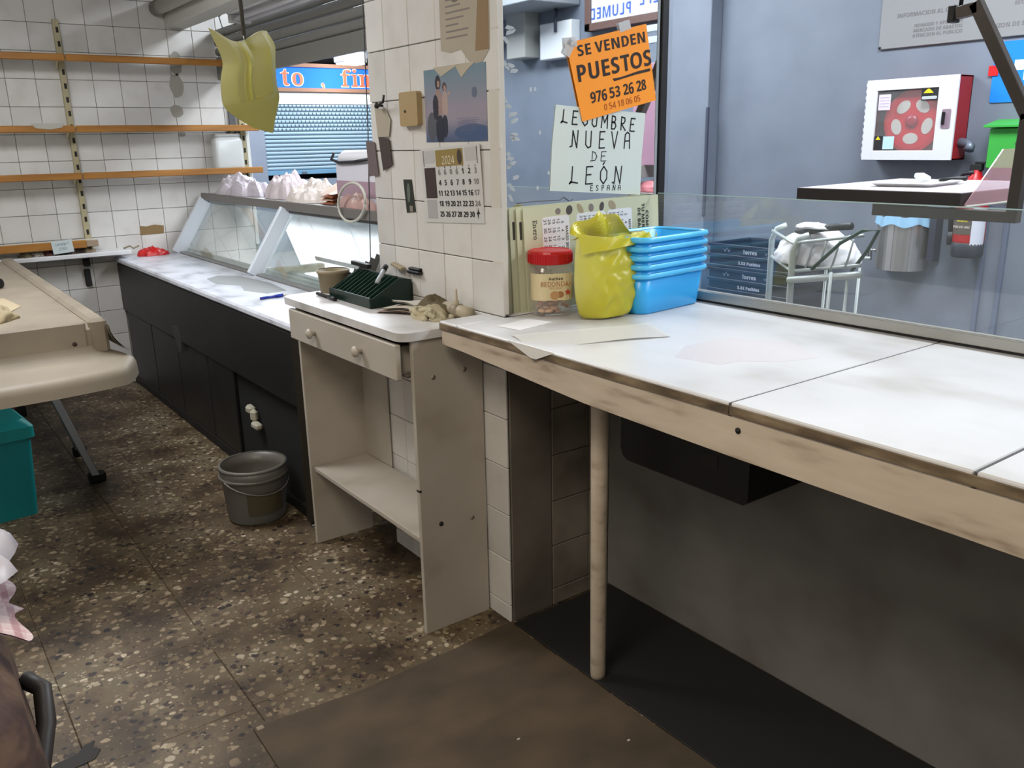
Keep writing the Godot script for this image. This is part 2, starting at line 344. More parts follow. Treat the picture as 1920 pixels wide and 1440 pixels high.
# ------------------------------------------------------------------ the stall's shell
func blk(lo: Vector3, hi: Vector3, b := 0.003): return bx(S(), lo, hi, b)
var tile_meshes := {}
func tile_mesh(w: float, h: float, d: float) -> ArrayMesh:      # centre of its back at the origin, face towards +z
	var k := "%.3f %.3f %.3f" % [w, h, d]
	if not tile_meshes.has(k): tile_meshes[k] = fin(bx(S(), Vector3(-w / 2, -h / 2, 0), Vector3(w / 2, h / 2, d), 0.0018))
	return tile_meshes[k]
func tiling(parent: Node3D, origin: Vector3, b: Basis, us: Array, vs: Array, skip = null, glaze = null):    # us, vs: the joints along b.x and b.y
	for j in vs.size() - 1:
		for i in us.size() - 1:
			var w: float = us[i + 1] - us[i]; var h: float = vs[j + 1] - vs[j]; var at: Vector3 = origin + b.x * (us[i] + w / 2) + b.y * (vs[j] + h / 2)
			if skip != null and skip.call(at): continue
			var o := MeshInstance3D.new(); o.name = "tile"; o.mesh = tile_mesh(w - 0.0024, h - 0.0024, 0.008); o.material_override = glaze if glaze else tile_m[rng.randi() % 5]
			o.transform = Transform3D(b * Basis(Vector3.BACK, rng.randf_range(-0.004, 0.004)), at + b.z * rng.randf_range(-0.0006, 0.0004)); parent.add_child(o, true)
func steps(a: float, z: float, first: float, s: float) -> Array:     # joints from a to z with a whole tile starting at first
	var o := [a]; var p := first
	while p - s > a + 0.004: p -= s
	while p < z - 0.004:
		if p > a + 0.004: o.append(p)
		p += s
	o.append(z)
	return o
func build_shell():
	var fl := struct("floor", blk(Vector3(-2.3, -0.14, -3.95), Vector3(0.66, -0.012, 3.05)), M(Color(0.24, 0.21, 0.17), 0.9))
	var b := Basis(Vector3(1, 0, 0), Vector3(0, 0, -1), Vector3(0, 1, 0))
	for x in range(-4, 6):
		for k in range(-10, 8):
			var x0 := maxf(-2.3, -1.177 + x * 0.4); var x1 := minf(0.66, -1.177 + (x + 1) * 0.4); var z0 := maxf(-3.8, -0.1 + k * 0.4); var z1 := minf(3.0, -0.1 + (k + 1) * 0.4)
			if x1 - x0 < 0.02 or z1 - z0 < 0.02: continue
			var o := MeshInstance3D.new(); o.name = "floor_tile"; o.mesh = tile_mesh(x1 - x0 - 0.0008, z1 - z0 - 0.0008, 0.012); o.material_override = floor_m
			o.transform = Transform3D(b, Vector3((x0 + x1) / 2, -0.012, (z0 + z1) / 2)); fl.add_child(o, true)
	var wb := struct("wall_back", blk(Vector3(-2.3, 0, -3.95), Vector3(0.715, 2.6, -3.807)), grout_m)
	tiling(wb, Vector3(0, 0, -3.808), Basis(), steps(-1.672, 0.70, -0.472, 0.15), steps(0.0, 2.6, 0.0215, 0.15), func(p): return p.x > -0.1 and p.y < 0.6)
	for q in [[0.31, 1.93, 0.05, 0.09], [0.30, 1.80, 0.05, 0.10], [0.285, 1.65, 0.05, 0.05], [0.30, 1.515, 0.03, 0.02]]:    # old glue marks
		var n := oval(q[2] * 0.8, q[3] * 0.75, Vector2.ZERO, 16)
		for i in 16: n[i] *= rng.randf_range(0.88, 1.1)
		put("glue_mark", prism(S(), n, 0.0008, Transform3D(Basis(), Vector3(q[0], q[1], -3.7995))), M(Color(0.60, 0.58, 0.54), 0.7), wb)
	put("bare_patch", prism(S(), PackedVector2Array([Vector2(-0.07, -0.03), Vector2(0.07, -0.028), Vector2(0.075, 0.02), Vector2(0.02, 0.03), Vector2(-0.03, 0.022), Vector2(-0.07, 0.028)]), 0.0009, Transform3D(Basis(), Vector3(0.045, 0.945, -3.7995))), M(Color(0.50, 0.41, 0.27), 0.9), wb)
	struct("trim_1", blk(Vector3(0.70, 0.8, -3.95), Vector3(0.725, 2.6, -3.795), 0.004), M(Color(0.85, 0.85, 0.83), 0.4))
	struct("wall_left", blk(Vector3(-2.45, 0, -3.95), Vector3(-2.3, 2.6, 3.2)), grained([[0.0, Color(0.70, 0.69, 0.67)], [1.0, Color(0.78, 0.77, 0.75)]], 0.006, 19, 0.5))
	struct("wall_rear", blk(Vector3(-2.45, 0, 3.05), Vector3(0.75, 2.6, 3.2)), grained([[0.0, Color(0.70, 0.69, 0.67)], [1.0, Color(0.78, 0.77, 0.75)]], 0.006, 19, 0.5))
	struct("ceiling", blk(Vector3(-2.45, 2.6, -3.95), Vector3(0.75, 2.75, 3.2)), M(Color(0.62, 0.60, 0.57), 0.8))
	# pillar between the case opening and the counter window
	var pl := struct("pillar", bx(bx(S(), Vector3(0.008, 0, -0.715), Vector3(0.66, 0.955, -0.0075), 0.002), Vector3(0.008, 0.955, -0.715), Vector3(0.66, 2.6, -0.05), 0.002), grout_m)
	var bl := Basis(Vector3(0, 0, 1), Vector3(0, 1, 0), Vector3(-1, 0, 0))
	tiling(pl, Vector3(0.008, 0, 0), bl, steps(-0.715, 0.0, 0.0, 0.15), steps(0.0, 2.6, 0.0567, 0.15))
	put("corner_strip", blk(Vector3(0.0, 0.96, -0.05), Vector3(0.022, 2.6, -0.001), 0.004), M(Color(0.76, 0.74, 0.70), 0.35), pl)
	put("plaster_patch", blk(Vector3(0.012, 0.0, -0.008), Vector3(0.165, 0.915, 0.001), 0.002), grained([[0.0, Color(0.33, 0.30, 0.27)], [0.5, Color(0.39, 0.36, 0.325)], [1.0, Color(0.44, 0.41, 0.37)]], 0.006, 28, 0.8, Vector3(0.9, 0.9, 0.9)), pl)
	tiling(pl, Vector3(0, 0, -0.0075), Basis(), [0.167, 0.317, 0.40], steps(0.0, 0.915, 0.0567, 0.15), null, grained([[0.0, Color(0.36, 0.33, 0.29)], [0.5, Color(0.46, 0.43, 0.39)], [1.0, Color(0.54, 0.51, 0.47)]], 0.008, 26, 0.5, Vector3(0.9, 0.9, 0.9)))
	put("edge_strip", blk(Vector3(0.634, 0.985, -0.05), Vector3(0.662, 2.6, -0.036), 0.002), M(Color(0.035, 0.03, 0.045), 0.5), pl)
	put("frayed_corner", prism(S(), PackedVector2Array([Vector2(-0.715, 1.08), Vector2(-0.81, 0.97), Vector2(-0.82, 0.94), Vector2(-0.715, 0.94)]), 0.012, Transform3D(bl, Vector3(0.03, 0, 0))), M(Color(0.50, 0.50, 0.49), 0.6), pl)
	struct("wall_counter", blk(Vector3(0.40, 0, 0.0), Vector3(0.52, 0.92, 3.05)), plaster_m)
	struct("trim_4", blk(Vector3(0.60, 2.50, -3.8), Vector3(0.74, 2.6, 3.05)), M(Color(0.60, 0.60, 0.58), 0.7))
	# soffit beam and pipe along the top of the opening
	struct("trim_2", blk(Vector3(0.275, 2.132, -3.80), Vector3(0.40, 2.235, -0.72), 0.004), M(Color(0.74, 0.735, 0.70), 0.6))
	var pipe := thing("ceiling_pipe", "fat grey capped pipe beside the beam at the top of the tiled back wall", "pipe", Vector3(0.235, 2.2, -3.7), 0, "", true)
	put("tube", tube(S(true), [Vector3(0.235, 2.235, -3.74), Vector3(0.235, 2.235, -0.9)], 0.04, 18), M(Color(0.70, 0.69, 0.65), 0.5), pipe)
	put("end_cap", tube(S(true), [Vector3(0.235, 2.235, -3.79), Vector3(0.235, 2.235, -3.70)], 0.045, 18), M(Color(0.45, 0.44, 0.41), 0.5), pipe)
	put("bolt", tube(S(true), [Vector3(0.235, 2.275, -3.70), Vector3(0.235, 2.31, -3.70)], 0.014, 10), M(Color(0.08, 0.08, 0.08), 0.5), pipe)
	# batten lamp, switched off
	var f := thing("batten_lamp", "unlit white double-tube batten lamp hanging above the half-lowered shutter", "lamp", Vector3(0.5, 2.12, -2.3), 0, "", true)
	put("body", blk(Vector3(0.405, 2.128, -3.1), Vector3(0.535, 2.19, -1.2), 0.006), M(Color(0.84, 0.84, 0.84), 0.4), f)
	for x in [0.438, 0.502]:
		put("tube", tube(S(true), [Vector3(x, 2.104, -3.04), Vector3(x, 2.104, -1.26)], 0.014, 12), M(Color(0.88, 0.88, 0.9), 0.25), f)
	for z in [-3.07, -1.23]: put("socket", blk(Vector3(0.41, 2.085, z - 0.02), Vector3(0.53, 2.128, z + 0.02), 0.004), M(Color(0.75, 0.75, 0.74), 0.4), f)
	put("wire", tube(S(true), [Vector3(0.45, 2.12, -3.09), Vector3(0.43, 2.16, -3.16), Vector3(0.40, 2.13, -3.2), Vector3(0.40, 2.07, -3.16), Vector3(0.43, 2.06, -3.1), Vector3(0.45, 2.09, -3.07)], 0.004, 6), M(Color(0.5, 0.5, 0.5), 0.5), f)
	# roller shutter over the case opening, half lowered
	var sh := thing("roller_shutter", "half-lowered grey metal roller shutter in the opening above the display case", "shutter", Vector3(0.57, 1.84, -2.2), 0, "", true)
	var sm := M(Color(0.44, 0.435, 0.41), 0.45, 0.15)
	put("bottom_rail", blk(Vector3(0.555, 1.838, -3.79), Vector3(0.58, 1.925, -0.722), 0.004), sm, sh)
	for k in 4:
		var y := 1.928 + k * 0.052; var p := PackedVector2Array()
		for i in 9:
			var a := PI * i / 8; p.append(Vector2(0.574 - sin(a) * 0.017, y + 0.0245 - cos(a) * 0.0245))
		p.append(Vector2(0.58, y + 0.049)); p.append(Vector2(0.58, y))
		put("slat", prism(S(), p, 3.066, Transform3D(Basis(), Vector3(0, 0, -3.79))), sm, sh)
	struct("trim_5", blk(Vector3(0.60, 1.3, -3.797), Vector3(0.64, 2.12, -3.785), 0.002), M(Color(0.30, 0.30, 0.31), 0.5))

# ------------------------------------------------------------------ the customers' hall
func build_hall():
	struct("floor", blk(Vector3(0.66, -0.14, -14.0), Vector3(9.0, 0.0, 7.6)), grained([[0.0, Color(0.42, 0.42, 0.43)], [1.0, Color(0.52, 0.52, 0.52)]], 0.02, 41, 0.35))
	struct("ceiling", blk(Vector3(0.6, 3.25, -14.0), Vector3(9.0, 3.4, 7.6)), M(Color(0.75, 0.76, 0.78), 0.8))
	var wh := struct("wall_hall", blk(Vector3(3.5, 0, -7.0), Vector3(3.7, 3.25, 7.6)), hall_m)
	var pi := struct("pilaster", blk(Vector3(3.385, 0, -2.60), Vector3(3.499, 3.25, -2.25), 0.004), hall_m)
	put("cable_duct", blk(Vector3(3.372, 0.9, -2.255), Vector3(3.39, 1.63, -2.235), 0.002), M(Color(0.25, 0.27, 0.33), 0.5), pi)
	struct("wall_end", blk(Vector3(0.6, 0, 7.6), Vector3(9.0, 3.4, 7.75)), hall_m)
	struct("wall_end", blk(Vector3(0.6, 0, -14.2), Vector3(9.2, 3.4, -14.0)), hall_m)
	struct("wall_side", blk(Vector3(9.0, 0, -14.0), Vector3(9.2, 3.4, 7.75)), hall_m)
	struct("wall_neighbour", blk(Vector3(0.55, 0, -14.0), Vector3(0.70, 3.4, -3.95)), M(Color(0.20, 0.21, 0.24), 0.6))
	struct("wall_neighbour", blk(Vector3(0.60, 0, 3.2), Vector3(0.75, 3.4, 7.75)), hall_m)
	struct("wall_fascia", blk(Vector3(0.60, 2.6, -3.95), Vector3(0.75, 3.4, 3.2)), hall_m)
	var neg := Basis(Vector3.UP, -PI / 2)
	# hose reel cabinet (local x runs along the wall, z out of it)
	var hc := thing("hose_cabinet", "white-fronted red fire hose cabinet with its reel behind a window, on the hall wall", "cabinet", Vector3(3.5, 1.285, -0.781), -PI / 2)
	var red := M(Color(0.58, 0.10, 0.13), 0.4); var wht := M(Color(0.82, 0.82, 0.83), 0.35)
	put("housing", bx(bx(bx(bx(bx(S(), Vector3(-0.262, 0, 0), Vector3(0.262, 0.436, 0.01)), Vector3(-0.262, 0, 0), Vector3(-0.252, 0.436, 0.135)), Vector3(0.252, 0, 0), Vector3(0.262, 0.436, 0.135)), Vector3(-0.262, 0, 0), Vector3(0.262, 0.01, 0.135)), Vector3(-0.262, 0.426, 0), Vector3(0.262, 0.436, 0.135)), red, hc)
	var dr := put("door", bx(bx(bx(bx(S(), Vector3(-0.263, 0, 0.136), Vector3(-0.197, 0.437, 0.15)), Vector3(0.158, 0, 0.136), Vector3(0.263, 0.437, 0.15)), Vector3(-0.2, 0, 0.136), Vector3(0.16, 0.052, 0.15)), Vector3(-0.2, 0.378, 0.136), Vector3(0.16, 0.437, 0.15)), wht, hc)
	put("window_pane", blk(Vector3(-0.2, 0.05, 0.140), Vector3(0.16, 0.38, 0.143), 0.001), M(Color(0.9, 0.9, 0.9), 0.0, 0.0, Color(0, 0, 0), 0.06), dr)
	for k in 12: put("hinge_notch", blk(Vector3(-0.268, 0.02 + k * 0.035, 0.138), Vector3(-0.261, 0.038 + k * 0.035, 0.149), 0.001), M(Color(0.75, 0.75, 0.76), 0.5), dr)
	put("latch_plate", prism(S(), rrect(0.048, 0.10, 0.008, Vector2(0.215, 0.215)), 0.003, Transform3D(Basis(), Vector3(0, 0, 0.15))), M(Color(0.55, 0.47, 0.52), 0.4), dr)
	put("latch", prism(S(), rrect(0.014, 0.066, 0.006, Vector2(0.203, 0.218)), 0.012, Transform3D(Basis(), Vector3(0, 0, 0.152))), M(Color(0.06, 0.05, 0.07), 0.4), dr)
	put("rear_lining", blk(Vector3(-0.25, 0.01, 0.011), Vector3(0.25, 0.425, 0.014)), M(Color(0.20, 0.19, 0.24), 0.6), hc)
	var rl := put("reel", loft(S(), [ring_z(0.165, 0.02, 0, 0.21), ring_z(0.165, 0.085, 0, 0.21), ring_z(0.17, 0.09, 0, 0.21), ring_z(0.17, 0.1, 0, 0.21), ring_z(0.15, 0.104, 0, 0.21)]), M(Color(0.74, 0.14, 0.18), 0.35), hc)
	put("hose_coil", loft(S(true), [ring_z(0.168, 0.03, 0.02, 0.21), ring_z(0.184, 0.05, 0.02, 0.21), ring_z(0.168, 0.075, 0.02, 0.21)]), M(Color(0.72, 0.70, 0.72), 0.5), hc)
	put("hub", loft(S(true), [ring_z(0.036, 0.10, 0, 0.21), ring_z(0.034, 0.116, 0, 0.21), ring_z(0.012, 0.12, 0, 0.21)]), M(Color(0.60, 0.16, 0.22), 0.3), rl)
	for k in 5:
		var a := PI / 2 + 0.63 + TAU * k / 5.0
		put("reel_hole", prism(S(), oval(0.030, 0.044, Vector2(cos(a) * 0.094, 0.21 + sin(a) * 0.094), 20, a + PI / 2 + PI / 2), 0.002, Transform3D(Basis(), Vector3(0, 0, 0.104))), M(Color(0.74, 0.73, 0.70), 0.5), rl)
	put("sticker", prism(S(), rrect(0.072, 0.085, 0.002, Vector2(-0.150, 0.315)), 0.0008, Transform3D(Basis(), Vector3(0, 0, 0.144))), M(Color(0.82, 0.78, 0.86), 0.5), dr)
	var l2 := put("sticker", prism(S(), rrect(0.092, 0.062, 0.004, Vector2(0.108, 0.345)), 0.0008, Transform3D(Basis(), Vector3(0, 0, 0.144))), M(Color(0.12, 0.12, 0.13), 0.5), dr)
	var l3 := put("sticker", prism(S(), rrect(0.05, 0.075, 0.002, Vector2(-0.168, 0.095)), 0.0008, Transform3D(Basis(), Vector3(0, 0, 0.144))), M(Color(0.12, 0.12, 0.13), 0.5), dr)
	put("sticker", prism(S(), rrect(0.066, 0.07, 0.002, Vector2(-0.105, 0.095)), 0.0008, Transform3D(Basis(), Vector3(0, 0, 0.145))), M(Color(0.70, 0.82, 0.88), 0.5), dr)
	var yl := M(Color(0.85, 0.78, 0.10), 0.5)
	put("hazard_mark", prism(S(), PackedVector2Array([Vector2(0.072, 0.352), Vector2(0.13, 0.352), Vector2(0.108, 0.372), Vector2(0.1, 0.376), Vector2(0.092, 0.372)]), 0.0006, Transform3D(Basis(), Vector3(0, 0, 0.1452))), yl, l2)
	put("hazard_mark", prism(S(), PackedVector2Array([Vector2(-0.185, 0.112), Vector2(-0.155, 0.112), Vector2(-0.17, 0.132)]), 0.0006, Transform3D(Basis(), Vector3(0, 0, 0.1452))), yl, l3)
	put("print_band", prism(S(), rrect(0.084, 0.016, 0.006, Vector2(0.108, 0.328)), 0.0006, Transform3D(Basis(), Vector3(0, 0, 0.1452))), M(Color(0.7, 0.72, 0.72), 0.5), l2)
	for k in 4: put("print_line", blk(Vector3(-0.18, 0.29 + k * 0.016, 0.1445), Vector3(-0.122, 0.2925 + k * 0.016, 0.1452), 0.0002), M(Color(0.55, 0.5, 0.62), 0.6), dr)
	put("side_valve", tube(S(true), [Vector3(0.262, 0.09, 0.07), Vector3(0.31, 0.085, 0.07), Vector3(0.325, 0.07, 0.08), Vector3(0.325, 0.05, 0.09)], 0.026, 14), M(Color(0.42, 0.45, 0.50), 0.4, 0.4), hc)
	# fire extinguisher
	var ex := thing("fire_extinguisher", "red fire extinguisher with a dark foot and yellow-lettered label hung low beside the steel bin", "extinguisher", Vector3(3.41, 0.775, -0.40), -PI / 2)
	put("cylinder", lathe(S(true), [Vector2(0.076, 0.07), Vector2(0.078, 0.09), Vector2(0.078, 0.36), Vector2(0.06, 0.41), Vector2(0.03, 0.43), Vector2(0.026, 0.46)]), M(Color(0.66, 0.10, 0.12), 0.3), ex)
	put("foot", lathe(S(true), [Vector2(0.074, 0.0), Vector2(0.08, 0.01), Vector2(0.08, 0.075), Vector2(0.076, 0.08)]), M(Color(0.13, 0.15, 0.20), 0.5), ex)
	var lab := put("label_band", arc_band(0.0795, 0.125, 0.25, -1.0, 0.9), M(Color(0.33, 0.30, 0.27), 0.5), ex)
	put("label_band", arc_band(0.0797, 0.07, 0.265, 0.55, 1.6), M(Color(0.80, 0.81, 0.85), 0.5), ex)
	text(lab, "Multi", 0.016, Vector3(-0.005, 0.20, 0.0802), yl)
	text(lab, "POLVO ABC", 0.012, Vector3(-0.005, 0.165, 0.0802), M(Color(0.8, 0.75, 0.7), 0.5))
	put("hose", tube(S(true), [Vector3(0, 0.45, 0.02), Vector3(-0.06, 0.44, 0.02), Vector3(-0.10, 0.36, 0.02), Vector3(-0.098, 0.22, 0.02), Vector3(-0.09, 0.12, 0.02)], 0.013, 10), M(Color(0.10, 0.11, 0.14), 0.5), ex)
	put("nozzle", tube(S(true), [Vector3(-0.09, 0.13, 0.02), Vector3(-0.084, 0.06, 0.02)], 0.02, 10), M(Color(0.10, 0.11, 0.14), 0.5), ex)
	put("valve", bx(bx(S(), Vector3(-0.03, 0.455, -0.02), Vector3(0.03, 0.49, 0.02), 0.004), Vector3(-0.01, 0.49, -0.012), Vector3(0.09, 0.503, 0.012), 0.003), M(Color(0.1, 0.1, 0.1), 0.5), ex)
	put("wall_bracket", blk(Vector3(-0.02, 0.25, -0.09), Vector3(0.02, 0.34, -0.07)), steel_m, ex)
	# steel wall bin with its bag
	var sb := thing("steel_bin", "polished stainless steel wall bin lined with a pale blue bag, below the hose cabinet", "bin", Vector3(3.44, 0.668, -0.79), -PI / 2)
	var bs := M(Color(0.78, 0.77, 0.76), 0.22, 0.85); var prof := PackedVector2Array()
	for q in [[-0.135, 0.0], [-0.13, 0.06], [-0.09, 0.115], [-0.03, 0.135], [0.05, 0.13], [0.105, 0.09], [0.135, 0.0], [0.135, -0.055], [-0.135, -0.055]]: prof.append(Vector2(q[0], q[1]))
	prof = PackedVector2Array()
	for k in 25:
		var an := PI * k / 24.0; prof.append(Vector2(-cos(an) * 0.136, sin(an) * 0.132))
	prof.append(Vector2(0.136, -0.055)); prof.append(Vector2(-0.136, -0.055))
	var r0 := []; var r1 := []; var r2 := []; var r3 := []
	for q in prof: r0.append(Vector3(q.x, 0, q.y)); r1.append(Vector3(q.x * 1.03, 0.30, q.y * 1.02)); r2.append(Vector3(q.x, 0.30, q.y * 0.96)); r3.append(Vector3(q.x * 0.94, 0.01, q.y * 0.9))
	put("body", loft(S(), [r0, r1, r2, r3]), bs, sb)
	for k in [6, 13, 18]: put("seam", tube(S(), [Vector3(prof[k].x * 1.002, 0.002, prof[k].y * 1.002), Vector3(prof[k].x * 1.032, 0.298, prof[k].y * 1.022)], 0.0025, 6), bs, sb)
	put("bag_rim", sheet(S(true), func(u, v):
		var a: float = PI * (1.0 - u); var w: float = 1.0 + 0.05 * sin(u * 34.0) + 0.05 * v
		return Vector3(cos(a) * 0.145 * w, 0.312 - v * 0.055 - 0.01 * sin(u * 21.0), sin(a) * 0.142 * w), 40, 5, 0.001), M(Color(0.58, 0.76, 0.88), 0.3, 0.0, Color(0.5, 0.5, 0.5)), sb)
	put("rear_panel", blk(Vector3(0.16, 0.06, -0.055), Vector3(0.20, 0.34, 0.02)), M(Color(0.20, 0.21, 0.27), 0.3), sb)
	put("side_tap", tube(S(true), [Vector3(-0.13, 0.10, 0.05), Vector3(-0.165, 0.10, 0.05), Vector3(-0.165, 0.04, 0.05)], 0.012, 10), M(Color(0.7, 0.7, 0.7), 0.2, 0.9), sb)
	# notice board, first-aid sign, green box, cables
	var nb := thing("notice_board", "wide pale grey information panel with faint lines of print high on the hall wall", "board", Vector3(3.497, 1.895, -0.38), -PI / 2)
	put("panel", blk(Vector3(-0.70, 0, 0), Vector3(0.95, 0.75, 0.012)), M(Color(0.52, 0.52, 0.52), 0.6), nb)
	var gi := M(Color(0.43, 0.42, 0.42), 0.7)
	for q in [["INFORMACION AL CONSUMIDOR", 0.022, -0.36, 0.17], ["HORARIO Y APERTURA", 0.018, -0.36, 0.108], ["MERCADO DE ABASTOS", 0.018, -0.36, 0.082], ["ATENCION AL PUBLICO", 0.018, -0.36, 0.056], ["BUZON DE SUGERENCIAS", 0.022, 0.10, 0.06], ["ESTACIONAMIENTO", 0.018, 0.15, 0.16]]:
		text(nb, q[0], q[1], Vector3(q[2], q[3], 0.0128), gi, Basis(), true)
	for x in [-0.69, 0.94]: put("screw", tube(S(true), [Vector3(x, 0.01, 0.012), Vector3(x, 0.01, 0.018)], 0.007, 8), M(Color(0.2, 0.2, 0.22), 0.4, 0.6), nb)
	var fa := thing("first_aid_sign", "bright blue first aid sign with a white cross beside the slanted bracket", "sign", Vector3(3.5, 1.58, -0.30), -PI / 2)
	put("panel", prism(S(), rrect(0.30, 0.30, 0.012, Vector2(0.03, 0.145)), 0.006), M(Color(0.08, 0.50, 0.88), 0.4), fa)
	put("cross", prism(S(), PackedVector2Array([Vector2(0.035, 0.10), Vector2(0.085, 0.10), Vector2(0.085, 0.15), Vector2(0.135, 0.15), Vector2(0.135, 0.20), Vector2(0.085, 0.20), Vector2(0.085, 0.25), Vector2(0.035, 0.25), Vector2(0.035, 0.20), Vector2(-0.015, 0.20), Vector2(-0.015, 0.15), Vector2(0.035, 0.15)]), 0.001, Transform3D(Basis(), Vector3(0, 0, 0.006))), M(Color(0.85, 0.92, 0.97), 0.5), fa)
	text(fa, "BOTIQUIN", 0.017, Vector3(0.06, 0.065, 0.0066), M(Color(0.7, 0.88, 0.97), 0.5))
	var fs := solo("red_label", prism(S(), rrect(0.05, 0.05, 0.002), 0.004, Transform3D(neg, Vector3(3.492, 1.735, -0.415))), M(Color(0.80, 0.10, 0.12), 0.4), "small red label on the hall wall at the left edge of the blue sign", "label")
	var gb := thing("green_box", "bright green metal letter box with a sloping lid under the blue sign", "box", Vector3(3.5, 1.245, -0.25), -PI / 2)
	var gm := M(Color(0.22, 0.62, 0.24), 0.4)
	put("body", blk(Vector3(-0.095, 0, 0), Vector3(0.13, 0.20, 0.12), 0.004), gm, gb)
	put("lid", prism(S(), PackedVector2Array([Vector2(0.0, 0.20), Vector2(0.15, 0.205), Vector2(0.15, 0.215), Vector2(0.0, 0.245)]), 0.26, Transform3D(Basis(Vector3(0, 0, 1), Vector3(0, 1, 0), Vector3(-1, 0, 0)), Vector3(0.145, 0, 0))), gm, gb)
	put("slot", blk(Vector3(0.04, 0.115, 0.12), Vector3(0.10, 0.13, 0.122), 0.0005), M(Color(0.25, 0.32, 0.27), 0.6), gb)
	for z in [-0.352, -0.245]:
		var cd := solo("cable_duct", blk(Vector3(3.478, 0.1, z - 0.012), Vector3(3.5, 1.24 if z < -0.3 else 1.24, z + 0.012), 0.002), M(Color(0.36, 0.40, 0.48), 0.5), "narrow grey cable duct running down the wall, the one under the green box" if z < -0.3 else "narrow grey cable duct running down the wall at the right edge of the picture", "duct")
	# crates
	var cr := M(Color(0.07, 0.085, 0.14), 0.5); var cw := M(Color(0.72, 0.74, 0.80), 0.6)
	var c0: Node3D
	for k in 5:
		var lb: String = ["bottom dark blue plastic crate of the stack in the hall", "second dark blue plastic crate from the floor in the hall stack", "middle dark blue plastic crate of the stack behind the wire trolley", "dark blue plastic crate just under the top one of the hall stack", "topmost dark blue plastic crate of the stack, with an open patterned rim"][k]
		if k == 0:
			c0 = thing("plastic_crate", lb, "crate", Vector3(3.22, 0, -1.56), -PI / 2, "stacked dark crates")
			var st := S()
			bx(st, Vector3(-0.30, 0, -0.2), Vector3(0.30, 0.008, 0.2))
			for s in [-1, 1]:
				bx(st, Vector3(-0.30, 0, s * 0.2 - 0.006), Vector3(0.30, 0.145, s * 0.2 + 0.006)); bx(st, Vector3(s * 0.30 - 0.006, 0, -0.2), Vector3(s * 0.30 + 0.006, 0.145, 0.2))
			put("shell", st, cr, c0)
			st = S()
			for s in [-1, 1]:
				for y in [0.004, 0.072, 0.138]:
					bx(st, Vector3(-0.312, y - 0.004, s * 0.206 - 0.008), Vector3(0.312, y + 0.014, s * 0.206 + 0.008)); bx(st, Vector3(s * 0.306 - 0.008, y - 0.004, -0.21), Vector3(s * 0.306 + 0.008, y + 0.014, 0.21))
			put("rib", st, M(Color(0.09, 0.115, 0.185), 0.45), c0)
			text(c0, "Torres", 0.026, Vector3(0.02, 0.112, 0.2065), cw)
			text(c0, "S.XX Puéblos", 0.02, Vector3(0.02, 0.04, 0.2065), cw)
			for x in [-0.16, 0.16]: put("chevron", prism(S(), PackedVector2Array([Vector2(x - 0.03, 0.125), Vector2(x - 0.015, 0.10), Vector2(x, 0.125), Vector2(x + 0.015, 0.10), Vector2(x + 0.03, 0.125), Vector2(x + 0.015, 0.112), Vector2(x, 0.132), Vector2(x - 0.015, 0.112)]), 0.001, Transform3D(Basis(), Vector3(0, 0, 0.206))), M(Color(0.45, 0.48, 0.56), 0.6), c0)
		else: dup(c0, Vector3(3.22, k * 0.155, -1.56 + 0.006 * sin(k * 2.3)), -PI / 2 + 0.01 * sin(k * 3.1), lb)
	build_trolley()
	build_shop()
	build_mirror_side()
func ring_z(r: float, z: float, cx: float, cy: float, n := 32) -> Array:
	var o := []
	for i in n: o.append(Vector3(cx + cos(TAU * i / n) * r, cy + sin(TAU * i / n) * r, z))
	return o
func arc_band(r: float, y0: float, y1: float, a0: float, a1: float) -> SurfaceTool:   # wraps the side that faces +z
	return sheet(S(true), func(u, v):
		var a := lerpf(a0, a1, u)
		return Vector3(sin(a) * r, lerpf(y0, y1, v), cos(a) * r), 14, 1, 0.0006)
